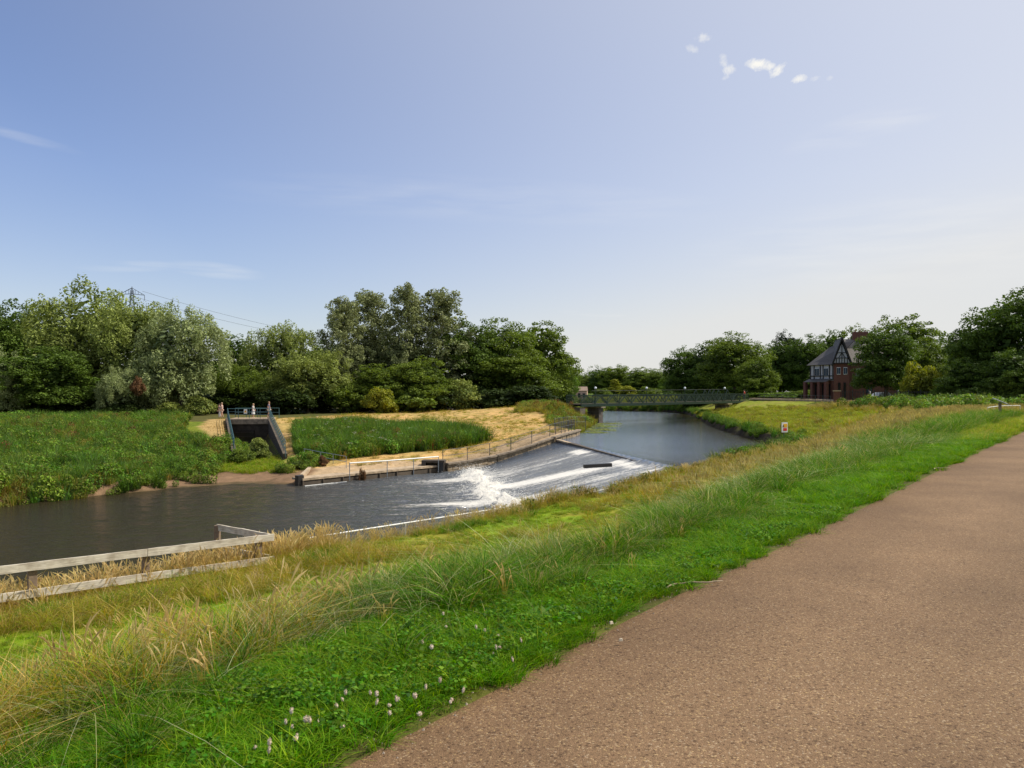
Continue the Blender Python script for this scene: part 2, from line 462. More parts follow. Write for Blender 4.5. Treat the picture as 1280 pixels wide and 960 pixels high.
def ground_mat():
    m, n, l, p = new_mat('ground')
    a = n.new('ShaderNodeAttribute'); a.attribute_name = 'Col'
    tcn = n.new('ShaderNodeTexCoord')
    n1 = n.new('ShaderNodeTexNoise'); n1.inputs['Scale'].default_value = 1.7; n1.inputs['Detail'].default_value = 10; n1.inputs['Roughness'].default_value = .72
    n2 = n.new('ShaderNodeTexNoise'); n2.inputs['Scale'].default_value = 22; n2.inputs['Detail'].default_value = 4
    for q in (n1, n2): l.new(tcn.outputs['Object'], q.inputs['Vector'])
    c1 = n.new('ShaderNodeValToRGB'); c1.color_ramp.elements[0].position = .32; c1.color_ramp.elements[0].color = (.66, .66, .62, 1)
    c1.color_ramp.elements[1].position = .68; c1.color_ramp.elements[1].color = (1.18, 1.15, 1.1, 1)
    l.new(n1.outputs['Fac'], c1.inputs['Fac'])
    m1 = n.new('ShaderNodeMixRGB'); m1.blend_type = 'MULTIPLY'; m1.inputs['Fac'].default_value = 1
    l.new(a.outputs['Color'], m1.inputs['Color1']); l.new(c1.outputs[0], m1.inputs['Color2'])
    c2 = n.new('ShaderNodeValToRGB'); c2.color_ramp.elements[0].position = .3; c2.color_ramp.elements[0].color = (.75, .75, .75, 1)
    c2.color_ramp.elements[1].position = .7; c2.color_ramp.elements[1].color = (1.2, 1.2, 1.2, 1)
    l.new(n2.outputs['Fac'], c2.inputs['Fac'])
    m2 = n.new('ShaderNodeMixRGB'); m2.blend_type = 'MULTIPLY'; m2.inputs['Fac'].default_value = 1
    l.new(m1.outputs[0], m2.inputs['Color1']); l.new(c2.outputs[0], m2.inputs['Color2'])
    l.new(m2.outputs[0], p.inputs['Base Color']); p.inputs['Roughness'].default_value = .95
    p.inputs['Specular IOR Level'].default_value = .1
    b = n.new('ShaderNodeBump'); b.inputs['Strength'].default_value = .7; b.inputs['Distance'].default_value = .08
    l.new(n1.outputs['Fac'], b.inputs['Height']); l.new(b.outputs[0], p.inputs['Normal'])
    return m


def water_mat():
    """one river: foam amount and flow coordinates come as attributes of the surface"""
    m, n, l, p = new_mat('river water')
    fl = n.new('ShaderNodeAttribute'); fl.attribute_name = 'flow'      # (across, along) metres
    fo = n.new('ShaderNodeAttribute'); fo.attribute_name = 'foam'
    vl = n.new('ShaderNodeAttribute'); vl.attribute_name = 'aerated'
    ro = n.new('ShaderNodeAttribute'); ro.attribute_name = 'rough'     # 0 still pool .. 1 broken water
    tcn = n.new('ShaderNodeTexCoord')

    def noise(src, scale, sc=(1, 1, 1), det=6, rough=.6):
        mpn = n.new('ShaderNodeMapping'); mpn.inputs['Scale'].default_value = sc; l.new(src, mpn.inputs['Vector'])
        q = n.new('ShaderNodeTexNoise'); q.inputs['Scale'].default_value = scale; q.inputs['Detail'].default_value = det; q.inputs['Roughness'].default_value = rough
        l.new(mpn.outputs[0], q.inputs['Vector']); return q.outputs['Fac']

    def math(op, a, b):
        q = n.new('ShaderNodeMath'); q.operation = op
        for i, v in enumerate((a, b)):
            if isinstance(v, (int, float)): q.inputs[i].default_value = v
            else: l.new(v, q.inputs[i])
        return q.outputs[0]
    streak = noise(fl.outputs['Vector'], 1.0, (3.2, .50, 1), 9, .74)
    fine = noise(fl.outputs['Vector'], 1.0, (13, 4.2, 1), 6, .8)
    s = math('ADD', math('MULTIPLY', streak, .52), math('MULTIPLY', fine, .48))
    # threshold falls as foam rises
    t = math('SUBTRACT', math('ADD', s, math('MULTIPLY', fo.outputs['Fac'], .46)), .69)
    mask = math('MINIMUM', math('MAXIMUM', math('MULTIPLY', t, 6.5), 0), .95)
    mask = math('MINIMUM', math('ADD', mask, math('MULTIPLY', vl.outputs['Fac'], fine)), .95)
    # ripples
    r1 = noise(tcn.outputs['Object'], 1.0, (1.1, 2.6, 1), 5, .6)
    r2 = noise(tcn.outputs['Object'], 1.0, (3.5, 8.5, 1), 4, .6)
    r3 = noise(fl.outputs['Vector'], 1.0, (3.0, 1.2, 1), 6, .65)
    r4 = noise(fl.outputs['Vector'], 1.0, (11, 4.5, 1), 4, .65)
    calm = math('ADD', math('MULTIPLY', r1, .040), math('MULTIPLY', r2, .019))
    wild = math('ADD', math('MULTIPLY', r3, .30), math('MULTIPLY', r4, .13))
    h = math('ADD', calm, math('MULTIPLY', wild, ro.outputs['Fac']))
    b = n.new('ShaderNodeBump'); b.inputs['Strength'].default_value = 1.0; b.inputs['Distance'].default_value = 1.0
    l.new(h, b.inputs['Height']); l.new(b.outputs[0], p.inputs['Normal'])
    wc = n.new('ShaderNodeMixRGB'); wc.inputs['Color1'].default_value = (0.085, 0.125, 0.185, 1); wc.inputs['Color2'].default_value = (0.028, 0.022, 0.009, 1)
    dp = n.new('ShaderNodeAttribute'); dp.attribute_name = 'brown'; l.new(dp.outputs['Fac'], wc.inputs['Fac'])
    l.new(wc.outputs[0], p.inputs['Base Color'])
    p.inputs['Roughness'].default_value = .07; p.inputs['IOR'].default_value = 1.33
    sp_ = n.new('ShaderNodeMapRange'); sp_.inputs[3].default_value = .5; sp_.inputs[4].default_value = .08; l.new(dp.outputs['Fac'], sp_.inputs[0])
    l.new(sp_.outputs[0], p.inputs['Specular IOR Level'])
    fm = n.new('ShaderNodeBsdfDiffuse'); fm.inputs['Color'].default_value = (0.78, 0.74, 0.66, 1); l.new(b.outputs[0], fm.inputs['Normal'])
    mx = n.new('ShaderNodeMixShader'); l.new(mask, mx.inputs['Fac']); l.new(p.outputs[0], mx.inputs[1]); l.new(fm.outputs[0], mx.inputs[2])
    l.new(mx.outputs[0], n['Material Output'].inputs['Surface'])
    return m


M['path'] = path_mat(); M['ground'] = ground_mat(); M['water'] = water_mat()

# ================================================================== lie of the land
PL = [(-40, -46.5, 4.5), (-3.25, .25, 4.5), (-.93, 3.27, 4.5), (-.18, 4.27, 4.5), (.80, 5.69, 4.5), (3.1, 8.6, 4.5), (8.3, 15.4, 4.5), (22.8, 34, 4.5), (35, 49.5, 4.5),
      (45, 63, 4.55), (49.5, 78, 4.6), (48.5, 95, 4.7), (44.5, 111, 4.8), (40, 127, 4.85), (42, 150, 4.8), (40, 172, 4.6), (24, 190, 4.4), (-20, 196, 4.3), (-90, 200, 4.2)]


def normals(line):
    out = []
    for i in range(len(line)):
        a = line[max(0, i - 1)]; b = line[min(len(line) - 1, i + 1)]
        dx, dy = b[0] - a[0], b[1] - a[1]; L = math.hypot(dx, dy)
        out.append((-dy / L, dx / L))
    return out


PN = normals(PL)
prof_near = [(1, 4.45), (2.1, 4.24), (3.4, 3.5), (6, 2.6), (8, 2.2), (12, 1.95), (13.6, 1.62)]
prof = {0: prof_near, 1: prof_near, 2: prof_near, 3: prof_near, 4: prof_near, 5: prof_near,
        6: [(1, 4.47), (2.6, 4.3), (4.2, 3.5), (7, 2.75), (9, 2.35), (13, 2.0)],
        7: [(1.2, 4.5), (4.2, 4.4), (6.5, 3.8), (9, 3.1), (12.5, 2.6)],
        8: [(2, 4.5), (6, 4.4), (9, 4.0), (15, 3.1), (18, 2.6)],
        9: [(3, 4.5), (8, 4.3), (16, 3.5), (24, 2.7)],
        10: [(3, 4.5), (8, 4.25), (16, 3.5), (25.5, 2.7)],
        11: [(3, 4.6), (8, 4.2), (16, 3.5), (22.5, 2.7)],
        12: [(2, 4.7), (6, 4.1), (12, 3.2), (15.5, 2.7)],
        13: [(1, 4.7), (4, 3.9), (7.5, 2.8)],
        14: [(2, 4.5), (6, 3.2)], 15: [(2, 4.3), (6, 3.6)], 16: [(2, 4.2), (8, 3.4)], 17: [(2, 4.1), (8, 3.2)], 18: [(2, 4.1), (8, 3.2)]}
TP = []


def bl(pts, step=2.5):
    for i in range(len(pts) - 1):
        a, b = np.array(pts[i], float), np.array(pts[i + 1], float)
        k = max(1, int(np.hypot(*(b - a)[:2]) / step))
        for j in range(k): TP.append(tuple(a + (b - a) * j / k))
    TP.append(tuple(map(float, pts[-1])))


def interp_prof(i):
    (x, y, z), (nx, ny) = PL[i], PN[i]
    return [(x + nx * o, y + ny * o, zz) for o, zz in prof[i]]


bl(PL, 1.5)
bl([(p[0] - n[0] * 6.5, p[1] - n[1] * 6.5, p[2]) for p, n in zip(PL, PN)], 3)
bl([(p[0] - n[0] * 14, p[1] - n[1] * 14, p[2] - .05) for p, n in zip(PL[6:14], PN[6:14])], 5)
# profile lines between stations, densified by interpolation of whole profiles
for i in range(len(PL) - 1):
    A, B = interp_prof(i), interp_prof(i + 1)
    seg = math.hypot(PL[i + 1][0] - PL[i][0], PL[i + 1][1] - PL[i][1])
    k = max(1, int(seg / 3))
    K = max(len(A), len(B))
    ra = lambda Q, t: tuple(np.array(Q[int(t * (len(Q) - 1))]) * (1 - (t * (len(Q) - 1)) % 1) + np.array(Q[min(len(Q) - 1, int(t * (len(Q) - 1)) + 1)]) * ((t * (len(Q) - 1)) % 1))
    for j in range(k):
        for q in range(K):
            t = q / (K - 1)
            a = np.array(ra(A, t)); b = np.array(ra(B, t))
            TP.append(tuple(a + (b - a) * j / k))
# near bank of the lower river: ground at the wall, then the bed
NW = [(-75, -46), (-11.6, 15.9), (-7.6, 19.7), (-6.5, 20.9), (-1.8, 25.4), (1.8, 29.0), (4.7, 32.7), (8.2, 37.2)]
bl([(x, y, 1.45 if i < 5 else (1.5, 1.75, 2.25)[i - 5]) for i, (x, y) in enumerate(NW)], 1.2)
bl([(x - .35, y + .33, -.8) for (x, y) in NW[:-1]] + [(8.0, 37.6, .6)], 1.2)
# right bank of the pool
RB = [(10.4, 39), (13, 43), (17, 49), (19.8, 56), (20.8, 62.5), (21.2, 70), (23, 85.6), (25, 99), (28, 114), (30, 126), (33.6, 150), (32, 163), (22, 171), (5, 176), (-20, 178), (-90, 180)]
bl([(x, y, 1.95) for x, y in RB], 1.5)
rn = normals([(x, y, 0) for x, y in RB])
bl([(x - a * .35, y - b * .35, 2.62) for (x, y), (a, b) in zip(RB, rn)], 1.0)
bl([(x - a * 1.3, y - b * 1.3, 2.78) for (x, y), (a, b) in zip(RB, rn)], 1.5)
bl([(x + a * 1.2, y + b * 1.2, .9) for (x, y), (a, b) in zip(RB, rn)], 1.5)
# left side: ledge, wall, bank of the pool
LEDGE = [(-13.7, 50.0), (-5.2, 59.2)]
WALL = [(-5.0, 59.0, .60), (-3.2, 60.5, .72), (-1.5, 61.8, .95), (0.2, 62.8, 1.32), (2.0, 64.0, 1.82), (3.7, 65.6, 2.3), (4.9, 68.2, 2.45), (5.8, 71.2, 2.46), (6.5, 74.4, 2.46)]
wnm = normals(WALL)
bl([(x + a * .35, y + b * .35, z - .02) for (x, y, z), (a, b) in zip(WALL, wnm)], 1)
bl([(x + a * 2.6, y + b * 2.6, z + .02) for (x, y, z), (a, b) in zip(WALL, wnm)], 1.5)
bl([(x - a * .3, y - b * .3, min(-.6 + max(0, i - 1) * .35, 1.5)) for i, ((x, y, z), (a, b)) in enumerate(zip(WALL, wnm))], 1)
bl([(-13.5, 49.7, -.6), (-5.0, 58.8, -.6)], 1)
bl([(-13.8, 50.2, .40), (-5.4, 59.3, .45)], 1)
bl([(-14.2, 52.6, .5), (-7.2, 60.2, .6)], 1)
bl([(-15, 55.5, .7), (-9.5, 61.0, .8)], 2)
LB = [(6.9, 77), (7.6, 81), (8.6, 87), (10.6, 98), (12.2, 106), (14, 125), (12, 145), (0, 156), (-20, 161), (-90, 163)]
bl([(x, y, 1.95) for x, y in LB], 2)
ln = normals([(x, y, 0) for x, y in LB])
bl([(x + a * 1.5, y + b * 1.5, 2.6) for (x, y), (a, b) in zip(LB, ln)], 2)
bl([(x - a * 1.6, y - b * 1.6, 1.1) for (x, y), (a, b) in zip(LB, ln)], 2)
for p in [(3.5, 84, 2.7), (4.5, 92, 3.3), (4.5, 98, 4.15), (6.5, 98.5, 4.2), (7.5, 100.5, 4.1), (5.5, 101, 4.25), (3, 100, 4.1), (3, 108, 4.1), (6, 110, 4.1), (5, 120, 4.15), (5, 132, 4.05), (5, 146, 4.1), (-20, 150, 3.6),
          (-2, 78, 2.15), (2, 76, 2.35), (0, 90, 2.75), (2.5, 80, 2.5), (-1, 100, 3.05)]: TP.append(p)
bl([(-27, 88, 3.0), (-16.4, 105, 3.12), (-9.5, 118, 3.1), (0, 130, 3.3), (3.5, 140, 3.9)], 4)
bl([(-28, 92, 3.0), (-17.5, 109, 3.1), (-11, 122, 3.05), (-2, 134, 3.25)], 5)
for p in [(-22, 74, 2.1), (-14, 84, 2.2), (-8, 92, 2.4), (-17, 68, 1.5), (-10, 74, 1.7), (-4, 68, 1.2)]: TP.append(p)
# weedy bank on the far left
WL = [(-130, -82), (-64, -5.5), (-45, 19), (-27.3, 41.2), (-23.6, 46.2)]
bl([(x, y, -.05) for x, y in WL], 2)
bl([(x + 1.2, y - 1.0, -.7) for x, y in WL] + [(-19.5, 47), (-14.2, 48.2)] and [(x + 1.2, y - 1.0, -.7) for x, y in WL], 2)
bl([(x - .9, y + .7, .6) for x, y in WL], 2)
bl([(x - 9, y + 8, 1.25) for x, y in WL], 4)
bl([(x - 20, y + 17, 2.1) for x, y in WL], 6)
bl([(-23.6, 46.2, -.05), (-20.4, 49.2, -.02), (-17, 50.4, -.02), (-14.0, 50.6, -.02)], 1)
bl([(-20, 45, -.5), (-14, 48.2, -.6)], 1)
bl([(-23, 51, .35), (-20.5, 54.5, .28), (-15.2, 55.5, .3)], 1)
bl([(-23.8, 58, .6), (-18.5, 60, .5), (-16.5, 60, .65)], 1)
bl([(-100, 70, 3.0), (-55, 82, 3.0), (-43, 83.5, 3.0), (-32.8, 85.6, 3.0)], 4)
# culvert channel between two sloping wing walls
CR = [(-18.3, 62.0, 1.0), (-27.2, 86.0, 3.15)]      # right wing top
CL = [(-22.8, 63.0, 1.15), (-31.6, 85.3, 3.15)]     # left wing top
bl([(-18.0, 61.9, .75), (-26.8, 85.9, 2.95)], 1)
bl([(-18.7, 62.1, .45), (-26.9, 84.0, .5)], 1)
bl([(-23.1, 63.0, .9), (-31.9, 85.3, 2.95)], 1)
bl([(-22.4, 63.1, .45), (-30.9, 84.2, .5)], 1)
bl([(-31.9, 85.5, 2.97), (-27.0, 86.2, 2.97)], 1)
bl([(-27.2, 84.2, .5), (-30.6, 84.3, .5)], 1)
for p in [(-60, 110, 3), (-30, 110, 3), (-90, 140, 3.2), (-40, 145, 3.2), (70, 60, 4.5), (90, 120, 4.6), (70, 160, 4.6), (60, 20, 4.4), (-200, 150, 3.5), (200, 150, 4.5), (0, 260, 4), (-1800, 2600, 6), (1800, 2600, 6),
          (-1800, -300, 3), (1800, -300, 4.4), (300, 0, 4.4), (-300, -60, 2.5), (40, -60, 4.4), (-300, 60, 3.0), (200, 260, 5)]: TP.append(p)
# river bed and weir apron
CREST = np.array([4.2, 64.5]); CDIR = np.array([.2075, -.978]); CN = np.array([-.978, -.2075])


def st_of(x, y):
    dx, dy = x - CREST[0], y - CREST[1]
    return dx * CN[0] + dy * CN[1], dx * CDIR[0] + dy * CDIR[1]


for t in np.arange(1.5, 27, 2.5):
    for s_, z in ((-1.5, 1.3), (.6, 1.3), (4, .55), (8.5, -.7), (13, -.8)):
        x, y = CREST + CN * s_ + CDIR * t
        if (x - 8.2) * .70 + (y - 37.2) * -.71 < -1.5 and (t > 2.5 or s_ < 5): TP.append((x, y, z))
for p in [(10, 60, 1), (14, 75, 1), (16, 95, 1), (20, 115, 1), (24, 140, 1), (0, 165, 1), (-40, 170, 1), (12, 52, 1), (-10, 35, -.8), (-20, 30, -.8), (-20, 38, -.8), (-35, 15, -.8), (-12, 42, -.8), (-3, 50, -.8), (-8, 50, -.8), (-60, -15, -.8)]: TP.append(p)

_seen = {}
for p in TP: _seen[(round(p[0], 2), round(p[1], 2))] = p
TP = list(_seen.values())
_v, _e, _f, *_ = delaunay_2d_cdt([Vector((p[0], p[1])) for p in TP], [], [], 0, 1e-5)
TV = np.array([(v.x, v.y) for v in _v])
_orig = _[0]
TZ = np.array([TP[o[0]][2] if len(o) else 0 for o in _orig])


def span(segs):
    out = [segs[0][0]]
    for a, b, st in segs:
        n_ = max(1, int(round((b - a) / st))); out += list(a + (b - a) * np.arange(1, n_ + 1) / n_)
    return np.array(out)


GX = span([(-1600, -300, 100), (-300, -80, 10), (-80, -36, 1.5), (-36, -12, .5), (-12, 14, .28), (14, 52, .6), (52, 100, 3), (100, 300, 12), (300, 1600, 100)])
GY = span([(-250, -60, 20), (-60, -4, 3), (-4, 44, .3), (44, 92, .45), (92, 135, 1), (135, 210, 2.5), (210, 400, 10), (400, 2400, 100)])
gx, gy = np.meshgrid(GX, GY)
GZ = np.full(gx.shape, 3.0)
for f in _f:
    a, b, c = TV[f[0]], TV[f[1]], TV[f[2]]
    x0, x1 = min(a[0], b[0], c[0]), max(a[0], b[0], c[0]); y0, y1 = min(a[1], b[1], c[1]), max(a[1], b[1], c[1])
    i0, i1 = np.searchsorted(GX, x0 - 1e-6), np.searchsorted(GX, x1 + 1e-6); j0, j1 = np.searchsorted(GY, y0 - 1e-6), np.searchsorted(GY, y1 + 1e-6)
    if i0 >= i1 or j0 >= j1: continue
    X, Y = gx[j0:j1, i0:i1], gy[j0:j1, i0:i1]
    det = (b[1] - c[1]) * (a[0] - c[0]) + (c[0] - b[0]) * (a[1] - c[1])
    if abs(det) < 1e-9: continue
    w0 = ((b[1] - c[1]) * (X - c[0]) + (c[0] - b[0]) * (Y - c[1])) / det
    w1 = ((c[1] - a[1]) * (X - c[0]) + (a[0] - c[0]) * (Y - c[1])) / det
    w2 = 1 - w0 - w1
    ins = (w0 >= -1e-6) & (w1 >= -1e-6) & (w2 >= -1e-6)
    Z = w0 * TZ[f[0]] + w1 * TZ[f[1]] + w2 * TZ[f[2]]
    GZ[j0:j1, i0:i1][ins] = Z[ins]


def poly_dist(line, x, y):
    """signed distance to a polyline (positive on its left) and station"""
    x = np.asarray(x, float); y = np.asarray(y, float)
    best = np.full(x.shape, 1e9); sg = np.zeros(x.shape); stn = np.zeros(x.shape); acc = 0
    for i in range(len(line) - 1):
        ax, ay = line[i][0], line[i][1]; bx, by = line[i + 1][0], line[i + 1][1]
        dx, dy = bx - ax, by - ay; L = math.hypot(dx, dy)
        t = np.clip(((x - ax) * dx + (y - ay) * dy) / (L * L), 0, 1)
        d = np.hypot(x - ax - t * dx, y - ay - t * dy)
        k = d < best
        best = np.where(k, d, best); sg = np.where(k, np.sign(dx * (y - ay) - dy * (x - ax)), sg); stn = np.where(k, acc + t * L, stn); acc += L
    return best * sg, stn


def in_poly(poly, x, y):
    x = np.asarray(x, float); y = np.asarray(y, float); r = np.zeros(x.shape, bool)
    n_ = len(poly)
    for i in range(n_):
        x0, y0 = poly[i]; x1, y1 = poly[(i + 1) % n_]
        c = ((y0 > y) != (y1 > y)) & (x < (x1 - x0) * (y - y0) / ((y1 - y0) if y1 != y0 else 1e-9) + x0)
        r ^= c
    return r


def U(x, y): return poly_dist(PL, x, y)[0]


ug = U(gx, gy)
amp = np.clip((np.abs(ug + 2.7) - 3.2) / 2, 0, 1) * .12
GZ = GZ + amp * (fbm(gx * .7, gy * .7, 3) - .5) + amp * 1.2 * (fbm(gx * .17, gy * .17, 9) - .5)


def H(x, y):
    x = np.atleast_1d(np.asarray(x, float)); y = np.atleast_1d(np.asarray(y, float))
    i = np.clip(np.searchsorted(GX, x) - 1, 0, len(GX) - 2); j = np.clip(np.searchsorted(GY, y) - 1, 0, len(GY) - 2)
    fx = np.clip((x - GX[i]) / (GX[i + 1] - GX[i]), 0, 1); fy = np.clip((y - GY[j]) / (GY[j + 1] - GY[j]), 0, 1)
    return (GZ[j, i] * (1 - fx) + GZ[j, i + 1] * fx) * (1 - fy) + (GZ[j + 1, i] * (1 - fx) + GZ[j + 1, i + 1] * fx) * fy


def h1(x, y): return float(H(x, y)[0])


HILL = [(-17.5, 60.5), (-15.5, 54), (-5.5, 60.3), (0, 64), (4.2, 69), (5.6, 76), (4.0, 83), (4.4, 93), (0.6, 99), (2, 108), (-3, 132), (-14, 121), (-27, 92), (-27.3, 86)]
BUSHES = [(-17.6, 63), (-14.5, 60.4), (-9.5, 63.6), (-6, 66.0), (-3.4, 69.2), (-2.2, 71), (-3.6, 75), (-10, 81), (-18, 83), (-22.5, 80)]
DRYL = [(-23.2, 66), (-31.6, 85), (-31, 90), (-34.5, 88), (-32.6, 80), (-27, 70)]
BEACH = [(-21.6, 47.4), (-20.0, 48), (-13.8, 49), (-13.9, 53.6), (-16.4, 55.3), (-19.5, 55.0), (-21.0, 52), (-22.3, 48.6)]
LEDGEP = [(-13.9, 49.8), (-5.0, 59.0), (-1.5, 61.7), (2, 63.8), (3.6, 65.4), (5, 68), (6.6, 74.6), (4.0, 75), (2.4, 69), (-1, 66), (-4, 63.2), (-9.5, 59.6), (-15.2, 54)]

# colour of the bare ground or short turf
gcol = np.zeros(gx.shape + (3,))
nA, nB, nC = fbm(gx * .5, gy * .5, 21), fbm(gx * .12, gy * .12, 33), fbm(gx * 2.2, gy * 2.2, 41)
green = np.array([.10, .155, .018]); straw = np.array([.36, .27, .08]); olive = np.array([.19, .22, .025]); soil = np.array([.10, .07, .04]); mud = np.array([.23, .145, .085])


def blend(mask, c, f=1.0):
    global gcol
    w = (np.clip(mask, 0, 1) * f)[..., None]
    gcol = gcol * (1 - w) + c * w


gcol[:] = green
blend((nA - .45) * 4, olive)
blend(((ug > 4.5) & (ug < 16) & (gy < 44)) * 1.0, np.array([.17, .27, .010]))
blend(((ug > 5) & (ug < 16) & (gy < 44)) * np.clip((nA - .50) * 6, 0, 1), np.array([.34, .29, .04]), .8)                   # bench by the river
blend(((ug > .9) & (ug < 5)) * 1.0, soil, .5)
blend(np.clip((.42 - np.abs(ug - .1)) * 6, 0, 1), np.array([.085, .075, .025]), .9)
rb = (gy > 44) & (ug > 1.5) & (gx > 8)
blend(rb * 1.0, np.array([.24, .27, .03])); blend(rb * np.clip((nA - .5) * 5, 0, 1), straw * .8, .6)
blend((in_poly(HILL, gx, gy)) * 1.0, np.array([.60, .385, .155])); blend(in_poly(HILL, gx, gy) * np.clip((nA - .50) * 6, 0, 1), np.array([.36, .28, .09]), .8)
blend(in_poly(HILL, gx, gy) * np.clip((nB - .5) * 7, 0, 1) * .5, np.array([.34, .28, .10]), .7)
blend((gy > 84) * (gy < 150) * (gx < 3) * (gx > -140) * ~in_poly(HILL, gx, gy) * 1.0, np.array([.10, .095, .03]))
blend(in_poly(DRYL, gx, gy) * 1.0, np.array([.45, .31, .13]))
blend(in_poly(LEDGEP, gx, gy) * 1.0, np.array([.46, .33, .20]))
CHAN = [(-22.6, 62.5), (-18.4, 61.5), (-26.7, 84.6), (-31.2, 85.2)]
blend(in_poly(CHAN, gx, gy) * 1.0, np.array([.07, .065, .03]))
blend(in_poly([(-30, 40), (-20.4, 46), (-13.8, 49), (-13.9, 54.5), (-16.4, 56.6), (-22.0, 56.5), (-24.5, 50)], gx, gy) * 1.0, mud); blend((in_poly(BEACH, gx, gy) & (gy > 56)) * 1.0, green * 1.3)
blend(in_poly(BUSHES, gx, gy) * 1.0, np.array([.06, .075, .02]))
blend((GZ < 1.9) * (gy > 48) * (gx > 5), soil * .5); blend((GZ < .05) * 1.0, np.array([.12, .085, .045]))
blend(np.exp(-(poly_dist(RB, gx, gy)[0] / .75) ** 2) * (gx > -40) * 1.4, np.array([.028, .022, .014]))  # shadow under the overhanging plants, painted into the bank's soil colour
blend((gy > 180) * 1.0, np.array([.10, .14, .03]))
blend((ug < -6.3) * 1.0, green)
blend(((GZ > 4.9) & (gy > 90)) * 1.0, green)
gcol = np.clip(gcol * (0.8 + .4 * nC[..., None]), 0, 1)
# terrain sheet
ny_, nx_ = gx.shape
ii = np.arange(ny_ * nx_).reshape(ny_, nx_)
Q = np.stack([ii[:-1, :-1], ii[:-1, 1:], ii[1:, 1:], ii[1:, :-1]], -1).reshape(-1, 4)
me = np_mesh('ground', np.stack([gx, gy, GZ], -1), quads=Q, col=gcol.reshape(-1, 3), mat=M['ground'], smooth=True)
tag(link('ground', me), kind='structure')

# ---- path: ragged edge where turf creeps over the asphalt
pl = np.array([(p[0], p[1]) for p in PL[:14]])
seg = np.hypot(*np.diff(pl, axis=0).T); cum = np.concatenate([[0], np.cumsum(seg)])
stn_cam = cum[3]
svals = np.concatenate([np.arange(0, 40, 4), np.arange(40, stn_cam + 14, .07), np.arange(stn_cam + 14, stn_cam + 45, .25), np.arange(stn_cam + 45, cum[-1], 1.0)])
cx, cy = np.interp(svals, cum, pl[:, 0]), np.interp(svals, cum, pl[:, 1])
# round off the corners of the surveyed line
uni = np.arange(0, cum[-1], .25); ux, uy = np.interp(uni, cum, pl[:, 0]), np.interp(uni, cum, pl[:, 1])
ker = np.hanning(15); ker /= ker.sum()
ux = np.convolve(np.pad(ux, 7, 'edge'), ker, 'valid'); uy = np.convolve(np.pad(uy, 7, 'edge'), ker, 'valid')
kerl = np.hanning(33); kerl /= kerl.sum()
nlx = np.convolve(np.pad(np.gradient(ux), 16, 'edge'), kerl, 'valid'); nly = np.convolve(np.pad(np.gradient(uy), 16, 'edge'), kerl, 'valid')
cx, cy = np.interp(svals, uni, ux), np.interp(svals, uni, uy)
tx, ty = np.interp(svals, uni, nlx), np.interp(svals, uni, nly); L = np.hypot(tx, ty); tx /= L; ty /= L

k = np.ones(5) / 5
nxp, nyp = -ty, tx
rag = (fbm(svals * 1.1, svals * 0, 5) - .5) * .26 + (fbm(svals * 6, svals * 0, 8, 3) - .5) * .16
offs = [.16, -.10, -.28, -.8, -1.5, -2.2, -2.9, -3.7, -4.6, -5.3, -5.6]
zoff = [-.035, -.004, .006, .018, .024, .03, .03, .026, .018, .006, -.035]
ptint = [(.62, .55, .42), (.78, .72, .62), (.90, .87, .83), (.97, .96, .95), (1.07, 1.07, 1.08), (.95, .95, .95), (1.03, 1.03, 1.04), (1.08, 1.08, 1.09), (.97, .96, .95), (.9, .87, .83), (.62, .55, .42)]
rows = []
for o, zo in zip(offs, zoff):
    r = rag if o > -.1 else (-rag if o < -5.5 else 0)
    x = cx + nxp * (o + r); y = cy + nyp * (o + r)
    rows.append(np.stack([x, y, np.interp(svals, cum, [p[2] for p in PL[:14]]) + zo], -1))
rows = np.array(rows); a_, b_ = rows.shape[:2]
ii = np.arange(a_ * b_).reshape(a_, b_)
Q = np.stack([ii[1:, :-1], ii[1:, 1:], ii[:-1, 1:], ii[:-1, :-1]], -1).reshape(-1, 4)
tag(link('path', np_mesh('path', rows, quads=Q, mat=M['path'], smooth=True, col=(np.array(ptint)[:, None, :] * (.93 + .14 * fbm(np.tile(svals, (a_, 1)) * .8, np.array(offs)[:, None] * 1.5 + svals * 0, 44)[..., None])).reshape(-1, 3))), kind='structure')

# ---- river surface
WX = span([(-140, -60, 8), (-60, -30, 1.0), (-30, 14, .2), (14, 50, .7)])
WY = span([(-90, 5, 6), (5, 20, .8), (20, 68, .2), (68, 110, .6), (110, 190, 2.5)])
wx, wy = np.meshgrid(WX, WY)
s_, t_ = st_of(wx, wy)
foot = 7.6 + 1.2 * t_ / 24 + (fbm(t_ * .45, t_ * 0, 4) - .5) * 2.2        # where the apron meets the lower river
drop = np.clip(s_ / .35, 0, 1) * .16 + np.clip((s_ - .2) / (foot - .2), 0, 1) * 1.84
wz = 2.0 - np.where(s_ < 0, 0, drop)
n_al = fbm(t_ * 1.3, s_ * .22, 61); n_fi = fbm(t_ * 3.5, s_ * .8, 71)
jump = np.exp(-((s_ - foot - .5) / 1.05) ** 2) * np.clip((t_ - 1.8) / 3.5, 0, 1)
after = np.clip((s_ - foot) / .8, 0, 1) * np.exp(-np.clip(s_ - foot, 0, 99) / 8.0)
